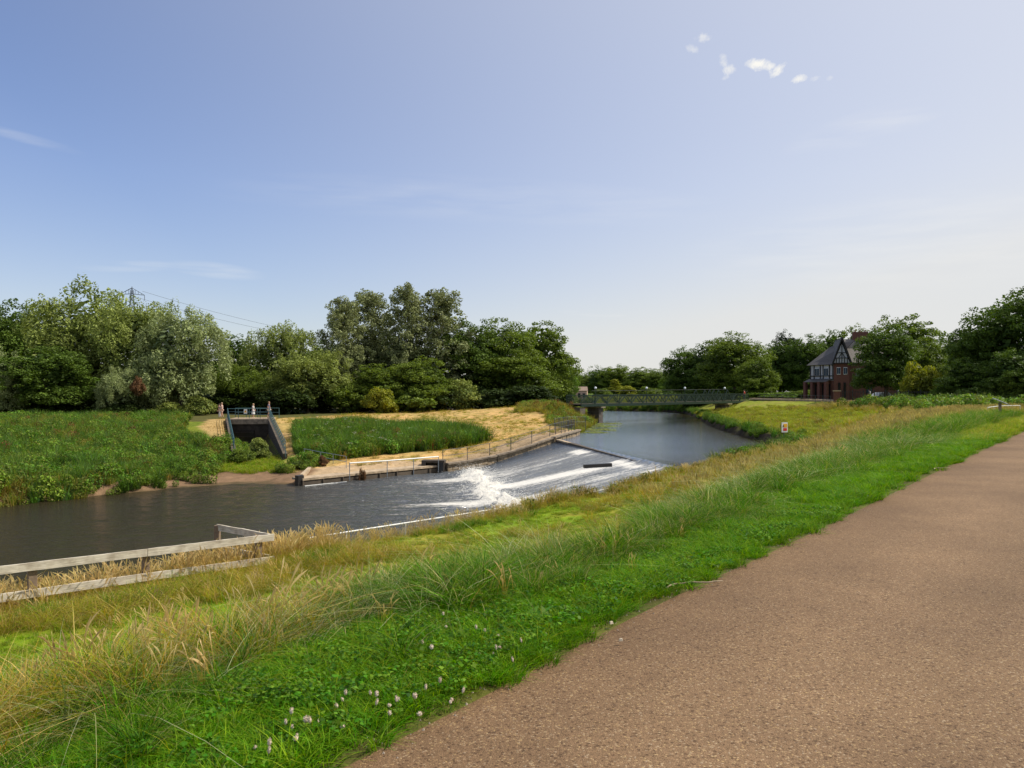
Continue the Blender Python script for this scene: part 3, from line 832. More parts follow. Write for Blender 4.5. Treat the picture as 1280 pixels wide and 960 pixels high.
# bands of foam carried downstream
band = .95 * np.exp(-((t_ - 20.6 - .04 * (s_ - foot)) / 1.1) ** 2) * np.exp(-np.clip(s_ - foot, 0, 99) / 10) + .75 * np.exp(-((t_ - 9.5 - .07 * (s_ - foot)) / 1.3) ** 2) * np.exp(-np.clip(s_ - foot, 0, 99) / 8) + .35 * np.exp(-((t_ - 14.5) / 2.2) ** 2) * np.exp(-np.clip(s_ - foot, 0, 99) / 5)
band *= (s_ > foot - .3)
apron = (s_ > .1) & (s_ <= foot + .3)
ap = .31 + .10 * np.clip(s_ / foot, 0, 1) + .36 * np.exp(-((t_ - 15.2 - .25 * (8 - s_)) / 1.5) ** 2) * np.clip((s_) / 3, .2, 1) + (.10 * np.exp(-((t_ - 9.0) / 1.6) ** 2)) + .14 * np.exp(-((t_ - 20.5) / 1.0) ** 2) + .3 * (n_al - .5)
ap *= np.clip((t_ - 3.0) / 4, 0, 1)
lip = np.exp(-((s_ - .9) / .5) ** 2) * .35 * (fbm(t_ * .8, t_ * 0, 99) > .5) * (t_ > 6)
calm_foam = .31 * (s_ > 9) * np.exp(-np.clip(s_ - 10, 0, 99) / 22) * np.clip((t_ - 3) / 5, 0, 1) * 1.0
foam = np.where(s_ < 0, 0, np.maximum.reduce([jump * .92, after * (.34 + band * 1.2), np.where(apron, ap + lip, 0), calm_foam + after * .15]))
foam[wy < 28] *= 1
rough = np.where(s_ < -1, 0, np.where(s_ < foot, .28, .30 + .7 * np.exp(-np.clip(s_ - foot, 0, 99) / 14))) * np.clip((s_ + 1) / 1.2, 0, 1)
rough = np.where(s_ > foot, rough * (.35 + .65 * np.clip((t_ + 4) / 9, 0, 1)), rough)
wz = wz + jump * (.02 + .70 * np.abs(fbm(wx * 2.0, wy * 2.0, 77) - .35) + .45 * (fbm(wx * 5, wy * 5, 78, 5) - .4)) + np.where(s_ > foot, np.exp(-np.clip(s_ - foot, 0, 99) / 9) * .16 * (fbm(t_ * 1.5, s_ * .9, 81) - .5) * 2, 0) + after * band * .12 * n_fi
wz = wz + np.where(apron, .05 * (n_al - .5) + .03 * (n_fi - .5), 0)
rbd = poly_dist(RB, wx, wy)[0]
bank_reflection = np.where((s_ < 0) & (wy > 38), np.clip(1.15 - rbd / (7 + 5 * fbm(wx * .25, wy * .25, 12)), 0, 1), 0)  # tree reflections by the right bank, painted into the water colour as brown
brown = bank_reflection + np.clip((s_ - 11) / 12, 0, 1) * .45 + .55 * (s_ > .1)
hw = H(wx.ravel(), wy.ravel()).reshape(wx.shape)
keepv = hw < np.where(s_ > foot, 0.0, wz) + .30
side = poly_dist([(-75, -46), (-11.6, 15.9), (-1.8, 25.4), (8.2, 37.2), (10.4, 39), (17, 49), (20, 60)], wx, wy)[0]
keepv &= (side > -2.0)
ny_, nx_ = wx.shape
ii = np.arange(ny_ * nx_).reshape(ny_, nx_)
ok = (keepv[:-1, :-1] | keepv[:-1, 1:] | keepv[1:, 1:] | keepv[1:, :-1])
Q = np.stack([ii[:-1, :-1], ii[:-1, 1:], ii[1:, 1:], ii[1:, :-1]], -1)[ok]
used = np.unique(Q); remap = np.full(ny_ * nx_, -1); remap[used] = np.arange(len(used))
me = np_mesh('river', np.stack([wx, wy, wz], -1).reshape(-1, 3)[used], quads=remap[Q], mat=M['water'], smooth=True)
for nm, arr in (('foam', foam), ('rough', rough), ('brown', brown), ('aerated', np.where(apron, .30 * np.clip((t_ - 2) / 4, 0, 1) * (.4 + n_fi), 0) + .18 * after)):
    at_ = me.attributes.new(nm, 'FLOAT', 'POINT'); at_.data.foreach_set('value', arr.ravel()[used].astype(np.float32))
at_ = me.attributes.new('flow', 'FLOAT_VECTOR', 'POINT')
at_.data.foreach_set('vector', np.stack([t_, s_, np.zeros_like(s_)], -1).reshape(-1, 3)[used].astype(np.float32).ravel())
tag(link('river', me), kind='structure')
#@@NEXT

# ================================================================== vegetation
LIB = bpy.data.collections.new('plant sources')      # not linked to the scene: only read by the scatterers


def blades(n, rad, hgt, wid, lean, cols, seg=3, seed=0, droop=.6, kind='blade', flat=0.0, hvar=.35):
    """many curved tapering blades of grass as one tuft"""
    r = np.random.default_rng(seed)
    a = r.uniform(0, 2 * pi, n); rr = rad * np.sqrt(r.uniform(0, 1, n))
    bx, by = rr * np.cos(a), rr * np.sin(a)
    h = hgt * r.uniform(1 - hvar, 1 + hvar, n); w = wid * r.uniform(.7, 1.3, n)
    da = a + r.normal(0, 1.0, n); le = lean * r.uniform(.2, 1.6, n)
    dx, dy = np.cos(da), np.sin(da)
    dx = dx * (1 - flat) + flat; dy = dy * (1 - flat) - flat * .3
    th = r.uniform(0, pi, n); sx, sy = np.cos(th), np.sin(th)
    V = []
    for k in range(seg + 1):
        t = k / seg
        off = le * h * (t ** 1.8) * (1 + droop * t)
        z = h * (t - droop * .45 * le * t ** 3)
        ww = w * (1 - t ** 1.6) * .5 + w * .03
        cxk, cyk = bx + dx * off, by + dy * off
        V.append(np.stack([cxk - sx * ww, cyk - sy * ww, z], -1)); V.append(np.stack([cxk + sx * ww, cyk + sy * ww, z], -1))
    V = np.stack(V, 1)       # n, 2(seg+1), 3
    m_ = 2 * (seg + 1)
    base = (np.arange(n) * m_)[:, None, None]
    q = np.array([[2 * k, 2 * k + 1, 2 * k + 3, 2 * k + 2] for k in range(seg)])[None]
    cols = np.array(cols); ci = r.integers(0, len(cols), n)
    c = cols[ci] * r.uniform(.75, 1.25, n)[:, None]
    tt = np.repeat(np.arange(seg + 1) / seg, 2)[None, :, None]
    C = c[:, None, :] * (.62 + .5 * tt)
    return V.reshape(-1, 3), (base + q).reshape(-1, 4), C.reshape(-1, 3)


def seedheads(n, rad, hgt, lean, stem_c, head_c, seed=0, head=.09, headw=.011, w=.003, hvar=.25):
    r = np.random.default_rng(seed); V, Q_, C = [], [], []
    b = 0
    for i in range(n):
        a = r.uniform(0, 2 * pi); rr = rad * r.uniform(0, 1); x, y = rr * cos(a), rr * sin(a)
        h = hgt * r.uniform(1 - hvar, 1 + hvar); da = r.normal(.2, 1.0); le = lean * r.uniform(.3, 1.5)
        pts = []
        for k in range(7):
            t = k / 6; o = le * h * t ** 2.2; pts.append((x + cos(da) * o, y + sin(da) * o, h * (t - .25 * le * t ** 4)))
        hs = r.uniform(.75, 1.3)
        wd = [w, w, w * .9, w * .8, headw * hs * .55, headw * hs, headw * .15]
        L_ = np.linalg.norm(np.array(pts[6]) - np.array(pts[4])); sc_ = head * hs / L_
        for k in (5, 6): pts[k] = tuple(np.array(pts[4]) + (np.array(pts[k]) - np.array(pts[4])) * sc_)
        for (sx, sy) in ((1, 0), (0, 1)):
            for k in range(7):
                p_ = pts[k]
                V += [(p_[0] - sx * wd[k], p_[1] - sy * wd[k], p_[2]), (p_[0] + sx * wd[k], p_[1] + sy * wd[k], p_[2])]
                c = np.array(stem_c) if k < 4 else np.array(head_c) * r.uniform(.8, 1.2)
                C += [c, c]
            for k in range(6): Q_.append((b + 2 * k, b + 2 * k + 1, b + 2 * k + 3, b + 2 * k + 2))
            b += 14
    return np.array(V), np.array(Q_), np.array(C)


def join(*parts):
    V, Q_, C = [], [], []; b = 0
    for v, q, c in parts:
        V.append(v); Q_.append(np.asarray(q) + b); C.append(c); b += len(v)
    return np.concatenate(V), np.concatenate(Q_), np.concatenate(C)


def leafclump(n, rx, ry, rz, size, cols, seed=0, up=.5, cz=None, shell=.6, stretch=1.6, hang=0.0):
    """n rhombic leaves spread through an ellipsoid"""
    r = np.random.default_rng(seed)
    d = r.normal(size=(n, 3)); d /= np.linalg.norm(d, axis=1)[:, None]
    rad = r.uniform(0, 1, n) ** (1 / 3) * (1 - shell) + shell * r.uniform(.85, 1.05, n)
    P_ = d * rad[:, None] * np.array([rx, ry, rz]); P_[:, 2] += rz if cz is None else cz
    nn = d * .9 + r.normal(size=(n, 3)) * .7; nn[:, 2] += up; nn /= np.linalg.norm(nn, axis=1)[:, None]
    t = np.cross(nn, r.normal(size=(n, 3))); t[:, 2] -= hang; t -= nn * (t * nn).sum(1)[:, None]; t /= np.linalg.norm(t, axis=1)[:, None]
    b = np.cross(nn, t); s_l = size * r.uniform(.6, 1.35, n)[:, None]
    V = np.stack([P_ - t * s_l * stretch * .5, P_ + b * s_l * .5 - nn * s_l * .12, P_ + t * s_l * stretch * .5, P_ - b * s_l * .5 - nn * s_l * .12], 1).reshape(-1, 3)
    Q_ = (np.arange(n) * 4)[:, None] + np.array([0, 1, 2, 3])[None]
    cols = np.array(cols); c = cols[r.integers(0, len(cols), n)] * r.uniform(.7, 1.3, n)[:, None]
    return V, Q_, np.repeat(c, 4, 0)


def source(name, geo, mat):
    o = bpy.data.objects.new(name, np_mesh(name, geo[0], quads=geo[1], col=geo[2], mat=mat))
    return o


G1, G2, G3 = (.065, .215, .002), (.125, .285, .006), (.22, .355, .014)
GD = (.035, .115, .004); BLU = (.17, .235, .04)
ST1, ST2, ST3 = (.56, .42, .12), (.48, .33, .045), (.68, .57, .26)
YG = (.30, .34, .015); RB1 = (.30, .19, .08)
SRC = {}
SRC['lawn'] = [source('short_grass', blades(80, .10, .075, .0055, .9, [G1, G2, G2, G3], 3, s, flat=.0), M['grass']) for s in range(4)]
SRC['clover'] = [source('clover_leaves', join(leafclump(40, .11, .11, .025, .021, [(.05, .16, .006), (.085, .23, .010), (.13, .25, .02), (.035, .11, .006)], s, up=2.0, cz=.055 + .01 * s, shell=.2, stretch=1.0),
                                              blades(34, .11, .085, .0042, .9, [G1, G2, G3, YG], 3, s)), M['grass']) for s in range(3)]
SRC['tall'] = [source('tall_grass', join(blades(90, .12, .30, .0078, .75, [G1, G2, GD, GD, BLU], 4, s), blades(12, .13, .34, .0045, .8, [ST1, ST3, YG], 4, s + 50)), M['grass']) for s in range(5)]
SRC['pale'] = [source('pale_grass', join(blades(46, .13, .34, .0060, 1.0, [BLU, GD, G1, (.20, .25, .11)], 4, s, flat=.3), blades(22, .13, .40, .0045, 1.0, [ST3, (.52, .50, .30)], 4, s + 9, flat=.35)), M['grass']) for s in range(4)]
SRC['broad'] = [source('plantain_rosette', join(leafclump(16, .075, .075, .015, .042, [(.05, .15, .012), (.085, .19, .02), (.12, .20, .03)], s, up=2.2, cz=.035, shell=.5, stretch=2.3), blades(5, .05, .16, .003, .4, [(.18, .20, .05)], 3, s)), M['grass']) for s in range(3)]
SRC['curl'] = [source('curled_grass', join(blades(26, .15, .30, .0062, 1.5, [(.60, .62, .34), (.50, .52, .20), (.30, .38, .12)], 6, s + 70, droop=1.15), blades(30, .13, .26, .007, 1.0, [GD, G1], 4, s + 75)), M['grass']) for s in range(4)]  # pale curled blades; highlights on bent blades are painted into their colour
SRC['straw'] = [source('dry_grass', join(blades(48, .14, .27, .0055, 1.2, [ST1, ST2, YG, (.30, .22, .07)], 4, s, flat=.35), blades(22, .14, .20, .006, .9, [G1, YG, YG], 3, s + 31)), M['grass']) for s in range(5)]
SRC['seed'] = [source('seeding_grass', join(seedheads(9, .12, .48, .45, ST1, (.60, .48, .22), s, .085, .0065, .0021), blades(14, .10, .22, .005, .9, [ST2, YG, G1], 3, s + 7)), M['grass']) for s in range(4)]
SRC['fseed'] = [source('seeding_grass', join(seedheads(14, .26, .62, .35, ST2, (.44, .37, .14), s, .12, .013, .004), blades(44, .25, .34, .012, .7, [ST2, G2, YG, (.18, .22, .03)], 3, s + 7)), M['grass']) for s in range(4)]
SRC['fgreen'] = [source('rough_grass', join(blades(60, .28, .26, .014, .8, [G2, G3, YG, (.17, .27, .02)], 3, s), blades(10, .25, .32, .010, .7, [ST1], 3, s + 4)), M['grass']) for s in range(4)]
SRC['bank'] = [source('bank_grass', join(blades(70, .45, .36, .028, .6, [(.20, .29, .02), (.27, .33, .03), (.36, .34, .05)], 3, s), blades(14, .45, .42, .02, .7, [(.33, .25, .09)], 3, s + 4)), M['grass']) for s in range(4)]
SRC['dry'] = [source('dry_turf', blades(40, .5, .055, .03, .8, [(.64, .43, .17), (.54, .37, .13), (.46, .37, .12)], 2, s), M['grass']) for s in range(3)]
W1, W2, W3 = (.08, .165, .014), (.125, .235, .022), (.20, .31, .045)
SRC['nettle'] = [source('nettle_clump', join(leafclump(230, .40, .40, .42, .075, [W1, W2, W2, W3, (.16, .17, .03)], s, up=.6, hang=.3), blades(14, .35, .85, .02, .25, [(.09, .14, .04)], 2, s)), M['weed']) for s in range(5)]
SRC['weedgrass'] = [source('reed_clump', join(blades(70, .40, .95, .032, .30, [W1, W2, (.06, .13, .035), (.12, .18, .05)], 3, s), leafclump(30, .36, .36, .40, .10, [W2], s)), M['weed']) for s in range(4)]
SRC['dock'] = [source('rusty_dock', join(blades(22, .3, .85, .03, .2, [(.20, .09, .035)], 2, s), leafclump(60, .26, .26, .35, .07, [(.24, .10, .04), (.16, .09, .03)], s, cz=.62), leafclump(40, .3, .3, .2, .12, [W2], s + 3)), M['weed']) for s in range(2)]
SRC['umbel'] = [source('white_umbels', join(blades(10, .25, 1.0, .02, .25, [W2], 2, s), leafclump(9, .20, .20, .05, .055, [(.55, .55, .40)], s, cz=1.02, up=3), leafclump(50, .3, .3, .35, .10, [W2, W3], s + 3)), M['weed']) for s in range(2)]
SRC['ochre'] = [source('ochre_weeds', join(blades(60, .4, .60, .028, .4, [(.34, .28, .05), (.27, .30, .04), (.36, .26, .07)], 3, s), leafclump(30, .36, .36, .3, .09, [(.16, .18, .04)], s)), M['weed']) for s in range(3)]
SRC['lily'] = [source('water_plants', leafclump(26, .8, .8, .02, .22, [(.20, .23, .06), (.13, .17, .04)], s, up=6, cz=.02, shell=.1, stretch=1.1), M['weed']) for s in range(2)]


def scatter(name, key, P_, scl, rotz=None, tilt=.12, zs=None, kind='stuff', label=None, cat=None):
    """one object: every point carries its rotation and scale, the tufts are instanced on the points"""
    n = len(P_)
    if n == 0: return None
    if key in ('nettle', 'weedgrass', 'ochre') and 'dist' not in name: scl = scl * (.72 + .62 * fbm(P_[:, 0] * .35, P_[:, 1] * .35, 500, 3))
    cname = 'src ' + key
    col = bpy.data.collections.get(cname)
    if col is None:
        col = bpy.data.collections.new(cname)
        for o in SRC[key]: col.objects.link(o)
    me = bpy.data.meshes.new(name); me.vertices.add(n)
    me.vertices.foreach_set('co', np.asarray(P_, np.float32).ravel())
    r = RNG
    rot = np.stack([r.normal(0, tilt, n), r.normal(0, tilt, n), r.uniform(0, 2 * pi, n) if rotz is None else rotz], -1).astype(np.float32)
    sc = np.stack([scl, scl, scl * (zs if zs is not None else 1.0)], -1).astype(np.float32)
    a = me.attributes.new('rot', 'FLOAT_VECTOR', 'POINT'); a.data.foreach_set('vector', rot.ravel())
    a = me.attributes.new('scl', 'FLOAT_VECTOR', 'POINT'); a.data.foreach_set('vector', sc.ravel())
    a = me.attributes.new('pick', 'INT', 'POINT'); a.data.foreach_set('value', r.integers(0, len(SRC[key]), n).astype(np.int32))
    o = bpy.data.objects.new(name, me); COL.objects.link(o)
    ng = bpy.data.node_groups.new('scatter ' + name, 'GeometryNodeTree')
    ng.interface.new_socket('Geometry', in_out='INPUT', socket_type='NodeSocketGeometry')
    ng.interface.new_socket('Geometry', in_out='OUTPUT', socket_type='NodeSocketGeometry')
    N, Lk = ng.nodes, ng.links
    gi = N.new('NodeGroupInput'); go = N.new('NodeGroupOutput')
    iop = N.new('GeometryNodeInstanceOnPoints'); iop.inputs['Pick Instance'].default_value = True
    ci = N.new('GeometryNodeCollectionInfo'); ci.inputs['Collection'].default_value = col
    ci.inputs['Separate Children'].default_value = True; ci.inputs['Reset Children'].default_value = True

    def attr(nm, ty):
        q = N.new('GeometryNodeInputNamedAttribute'); q.data_type = ty; q.inputs['Name'].default_value = nm
        return q.outputs['Attribute']
    e2r = N.new('FunctionNodeEulerToRotation')
    Lk.new(gi.outputs[0], iop.inputs['Points']); Lk.new(ci.outputs[0], iop.inputs['Instance'])
    Lk.new(attr('rot', 'FLOAT_VECTOR'), e2r.inputs[0]); Lk.new(e2r.outputs[0], iop.inputs['Rotation'])
    Lk.new(attr('scl', 'FLOAT_VECTOR'), iop.inputs['Scale']); Lk.new(attr('pick', 'INT'), iop.inputs['Instance Index'])
    Lk.new(iop.outputs[0], go.inputs[0])
    md = o.modifiers.new('scatter', 'NODES'); md.node_group = ng
    return tag(o, label, cat, None, kind)


def sample(x0, x1, y0, y1, dens, cond, fr=True):
    """random points in a rectangle at dens per square metre where cond(x, y, u) gives a probability"""
    n = int((x1 - x0) * (y1 - y0) * dens)
    x = RNG.uniform(x0, x1, n); y = RNG.uniform(y0, y1, n)
    if fr:      # leave out what lies far beside the view
        k = (np.abs(x) < .74 * np.maximum(y, 0) + 2.5) & (y > 1.0); x, y = x[k], y[k]
    u = U(x, y)
    p = cond(x, y, u)
    k = RNG.uniform(0, 1, len(x)) < p
    x, y = x[k], y[k]
    return np.stack([x, y, H(x, y)], -1)


def step(a, lo, hi): return np.clip((a - lo) / (hi - lo), 0, 1)


def band(u, a, b, c, d): return step(u, a, b) * (1 - step(u, c, d))


UE = lambda x, y, u: u + (fbm(x * 2.1, y * 2.1, 301, 3) - .5) * .34
NB = lambda x, y: fbm(x * .9, y * .9, 201, 3)        # patchiness of the verge
WALLD = [(-75, -46), (-11.6, 15.9), (-7.6, 19.7), (-6.5, 20.9), (-1.8, 25.4), (1.8, 29.0), (4.7, 32.7), (8.2, 37.2), (10.4, 39), (13, 43), (17, 49), (19.8, 56), (20.8, 62.5), (21.2, 70), (23, 85.6), (25, 99), (28, 114)]
EDG = lambda x, y: -poly_dist(WALLD, x, y)[0]      # distance inland from the river's near edge
LAND = lambda x, y: EDG(x, y) > .12


def put(name, key, P_, s0, s1, zs=None, tilt=.12):
    n = len(P_); return scatter(name, key, P_, RNG.uniform(s0, s1, n), tilt=tilt, zs=zs)


# --- near verge, 2.5 - 11 m
A = (-9, 9, 1.0, 11.5)
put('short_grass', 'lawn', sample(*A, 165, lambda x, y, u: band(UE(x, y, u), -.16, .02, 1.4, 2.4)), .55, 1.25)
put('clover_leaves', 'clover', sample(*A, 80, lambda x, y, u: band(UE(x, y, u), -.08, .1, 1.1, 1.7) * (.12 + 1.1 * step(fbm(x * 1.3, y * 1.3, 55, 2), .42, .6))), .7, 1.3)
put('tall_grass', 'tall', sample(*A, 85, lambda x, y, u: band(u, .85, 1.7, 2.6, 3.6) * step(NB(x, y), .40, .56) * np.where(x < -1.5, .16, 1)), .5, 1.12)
put('tall_grass', 'tall', sample(*A, 30, lambda x, y, u: band(u, .5, .9, 1.5, 2.2) * step(NB(x, y), .45, .6)), .4, .75)
put('pale_grass', 'pale', sample(*A, 44, lambda x, y, u: band(u, 1.2, 1.8, 2.6, 3.5) * np.where(x < -1.8, .45, .75) * step(fbm(x * .8, y * .8, 77, 2), .45, .6)), .5, 1.0)
put('pale_grass', 'curl', sample(*A, 26, lambda x, y, u: band(u, .9, 1.6, 2.6, 3.4) * step(fbm(x * 1.1, y * 1.1, 78, 2), .44, .58)), .6, 1.2)
put('dry_grass', 'straw', sample(*A, 80, lambda x, y, u: band(u, 1.2, 2.0, 5, 7.5) * (.04 + np.where(x < -1.2, 1.0, 0) * step(-x, 1.2, 2.8)) * (.6 + step(fbm(x, y, 88, 2), .35, .55))), .7, 1.45)
put('seeding_grass', 'seed', sample(*A, 14, lambda x, y, u: band(u, 1.0, 1.8, 6, 9) * (.03 + .8 * step(-x, .5, 2.5)) * step(fbm(x * .8, y * .8, 91, 2), .35, .62)), .75, 1.35)
put('broad_leaves', 'broad', sample(*A, 7, lambda x, y, u: band(UE(x, y, u), -.05, .15, 1.8, 2.6)), .6, 1.5)
put('dry_grass', 'straw', sample(*A, 12, lambda x, y, u: band(UE(x, y, u), -.02, .1, 1.4, 2.2) * step(fbm(x * 1.4, y * 1.4, 401, 2), .45, .6)), .18, .45, zs=.7)
put('seeding_grass', 'seed', sample(*A, 2.2, lambda x, y, u: band(u, .3, .8, 1.6, 2.2)), .4, .8)
# --- middle distance, 9 - 26 m
A = (-20, 20, 9, 27)
put('rough_grass', 'lawn', sample(-20, 20, 11, 27, 28, lambda x, y, u: band(UE(x, y, u), -.16, .0, 2.6, 3.8) * (x > -20)), 1.2, 2.0)
put('tall_grass', 'tall', sample(-20, 20, 11, 27, 30, lambda x, y, u: band(u, 1.0, 1.9, 2.8, 3.8) * (.25 + step(NB(x, y), .38, .58))), .6, 1.15)
put('pale_grass', 'pale', sample(-20, 20, 11, 27, 7, lambda x, y, u: band(u, 1.6, 2.2, 3.0, 3.9) * (.3 + step(fbm(x * .7, y * .7, 77, 2), .42, .6))), .6, 1.05)
put('pale_grass', 'curl', sample(-20, 20, 11, 27, 12, lambda x, y, u: band(u, 1.2, 1.8, 3.0, 3.9) * (.15 + step(fbm(x * .9, y * .9, 78, 2), .44, .58))), .9, 1.5)
put('rough_grass', 'fgreen', sample(-20, 20, 9, 40, 30, lambda x, y, u: band(u, 4.5, 6, 14, 15.5) * LAND(x, y) * (.55 + step(fbm(x * .35, y * .35, 66, 3), .40, .56))), .14, .40, zs=.9)
put('dry_grass', 'straw', sample(*A, 9, lambda x, y, u: band(u, 4.5, 7, 14, 15) * LAND(x, y) * step(fbm(x * .35, y * .35, 67, 3), .56, .68) + (x < -4) * band(u, 3, 4, 8, 9) * .8), .7, 1.3)
put('seeding_grass', 'seed', sample(*A, 5, lambda x, y, u: band(u, 2.0, 3.4, 14, 15) * LAND(x, y) * (.03 + .7 * step(fbm(x * .5, y * .5, 68, 3), .52, .68))), .7, 1.2)
# strip of tall seeding grass on the very edge above the river
put('seeding_grass', 'seed', sample(-22, 12, 8, 42, 15, lambda x, y, u: band(EDG(x, y), .15, .3, 1.2, 2.2) * np.where(x < -5, 1, .5)), .55, 1.1)
put('dry_grass', 'straw', sample(-22, 12, 8, 42, 20, lambda x, y, u: band(EDG(x, y), .1, .2, 1.1, 2.0)), .5, .95)
put('ochre_weeds', 'ochre', sample(-4, 14, 24, 42, 4, lambda x, y, u: band(EDG(x, y), .2, .4, 1.0, 1.8)), .4, .75)
put('tall_grass', 'tall', sample(-16, 4, 10, 26, 12, lambda x, y, u: band(EDG(x, y), 1.0, 1.6, 2.6, 3.6) * step(NB(x, y), .47, .6)), .5, .95)
put('seeding_grass', 'seed', sample(-14, -3, 11, 21, 26, lambda x, y, u: band(poly_dist([(-13, 11.2), (-5.2, 18.4)], x, y)[0], -.35, .1, 1.3, 2.0)), 1.25, 2.1)
put('dry_grass', 'straw', sample(-14, -3, 11, 21, 30, lambda x, y, u: band(poly_dist([(-13, 11.2), (-5.2, 18.4)], x, y)[0], -.8, -.1, 1.3, 2.0)), 1.0, 1.9)
put('tall_grass', 'tall', sample(-14, -3, 10, 21, 26, lambda x, y, u: band(poly_dist([(-13, 11.2), (-5.2, 18.4)], x, y)[0], -1.6, -.5, .3, 1.0) * step(NB(x, y), .44, .60)), .7, 1.35)
put('dry_grass', 'straw', sample(-14, -3, 10, 21, 24, lambda x, y, u: band(poly_dist([(-13, 11.2), (-5.2, 18.4)], x, y)[0], -2.6, -1.2, .1, .6)), .8, 1.5)
put('seeding_grass', 'seed', sample(-7, 2, 17, 28, 9, lambda x, y, u: band(EDG(x, y), .1, .2, .9, 1.6)), .9, 1.5)
# --- 24 - 62 m : widening verge beside the path and the rough grass of the bend
A = (4, 46, 22, 64)
put('rough_grass', 'fgreen', sample(8, 46, 24, 64, 7.5, lambda x, y, u: band(u, -.15, .0, 2.8, 4.2)), .55, 1.0, zs=.8)
put('rough_grass', 'tall', sample(8, 40, 24, 50, 9, lambda x, y, u: band(u, 1.4, 2.4, 3.6, 5.0)), 1.2, 1.9)
put('seeding_grass', 'fseed', sample(*A, 4.5, lambda x, y, u: band(u, 2.9, 4.4, 8, 11) * LAND(x, y)), .8, 1.35)
put('seeding_grass', 'fseed', sample(2, 24, 16, 40, 2, lambda x, y, u: band(u, 4.2, 5.5, 16, 17) * LAND(x, y) * (.10 + step(fbm(x * .3, y * .3, 68, 3), .50, .64))), .5, .9)
put('bank_grass', 'bank', sample(8, 60, 40, 130, 2.1, lambda x, y, u: band(u, 5, 9, 34, 36) * (EDG(x, y) > .9)), .5, 1.05)
put('bank_grass', 'ochre', sample(8, 60, 40, 130, .16, lambda x, y, u: band(u, 2.5, 7, 34, 36) * (EDG(x, y) > .9) * step(fbm(x * .12, y * .12, 70, 3), .45, .6)), .5, 1.0)
put('bank_grass', 'fseed', sample(20, 60, 50, 100, 2.4, lambda x, y, u: band(u, 1, 2, 9, 13)), .8, 1.3)
# overhanging weeds of the undercut bank
put('bank_weeds', 'weedgrass', sample(8, 40, 38, 175, 5.0, lambda x, y, u: band(-poly_dist(RB, x, y)[0], .12, .25, .5, .8) * step(fbm(x * .5, y * .5, 9, 2), .36, .5), fr=False), .4, .8, tilt=.35)
put('bank_weeds', 'nettle', sample(8, 40, 38, 175, 3.0, lambda x, y, u: band(-poly_dist(RB, x, y)[0], .45, .7, 1.4, 2.2) * step(fbm(x * .4, y * .4, 8, 2), .3, .6), fr=False), .35, .75)
put('bank_weeds', 'nettle', sample(-2, 38, 150, 182, 3.5, lambda x, y, u: band(-poly_dist(RB, x, y)[0], .0, .15, 1.6, 2.4), fr=False), .7, 1.2)
put('bank_grass', 'bank', sample(-10, 60, 160, 205, .9, lambda x, y, u: (-poly_dist(RB, x, y)[0] > 1.6) * (u > -30) * 1.0), 1.0, 1.6)
# --- far side
put('dry_turf', 'dry', sample(-36, 8, 52, 134, 2.2, lambda x, y, u: (in_poly(HILL, x, y) | in_poly(DRYL, x, y)) * ~in_poly(BUSHES, x, y) * (.3 + .7 * step(fbm(x * .25, y * .25, 14, 3), .4, .6))), .5, 1.1)
put('dry_turf', 'fgreen', sample(-36, 8, 52, 134, .9, lambda x, y, u: in_poly(HILL, x, y) * ~in_poly(BUSHES, x, y) * step(fbm(x * .18, y * .18, 15, 3), .50, .64)), .35, .8, zs=.6)
put('dry_turf', 'straw', sample(-36, 8, 52, 134, 1.1, lambda x, y, u: in_poly(HILL, x, y) * ~in_poly(BUSHES, x, y) * step(fbm(x * .3, y * .3, 16, 3), .40, .6)), .7, 1.8, zs=.8)
inb = lambda x, y: in_poly(BUSHES, x, y) * 1.0
put('foreshore_weeds', 'nettle', sample(-31, -17, 60, 84, 1.6, lambda x, y, u: in_poly([(-22.7, 60), (-20.6, 60), (-27.4, 80), (-30.2, 82)], x, y) * 1.0), .5, 1.1)
put('weed_patch', 'weedgrass', sample(-26, 0, 54, 86, 3.6, lambda x, y, u: inb(x, y)), .8, 1.4)
put('weed_patch', 'nettle', sample(-26, 0, 54, 86, 1.4, lambda x, y, u: inb(x, y)), .8, 1.5)
put('weed_patch', 'dock', sample(-26, 0, 54, 86, .9, lambda x, y, u: inb(x, y) * step(fbm(x * .3, y * .3, 19, 2), .45, .6)), .9, 1.4)
put('weed_patch', 'ochre', sample(-26, 0, 54, 86, .9, lambda x, y, u: inb(x, y) * step(fbm(x * .22, y * .22, 18, 3), .44, .58)), .9, 1.5)
put('weed_patch', 'umbel', sample(-26, -6, 54, 80, .16, lambda x, y, u: inb(x, y)), 1.0, 1.4)
WEEDL = lambda x, y: (poly_dist(WL + [(-23.6, 46.2)], x, y)[0] > -.35) & (poly_dist([(-22.9, 58), (-23.2, 63), (-32.2, 85.5), (-35, 96)], x, y)[0] > (.4 + 3.4 * step(y, 66, 72))) & (poly_dist([(-100, 72), (-55, 84), (-43, 85.5), (-20, 88)], x, y)[0] < 0) & ~in_poly(BEACH, x, y) & (x < -20.9 + 3.2 * (fbm(x * .5, y * .5, 613, 2) - .35))
wl_ = lambda x, y, u: WEEDL(x, y) * 1.0
put('bank_weeds', 'nettle', sample(-75, -18, 34, 90, 2.2, lambda x, y, u: WEEDL(x, y) * (.25 + step(fbm(x * .16, y * .16, 27, 3), .42, .56))), .5, 1.3)
put('bank_weeds', 'weedgrass', sample(-75, -18, 34, 90, 2.0, wl_), .5, 1.05)
put('bank_weeds', 'ochre', sample(-75, -18, 34, 90, 1.8, lambda x, y, u: WEEDL(x, y) * (.12 + step(fbm(x * .14, y * .14, 23, 3), .45, .60))), .7, 1.25)
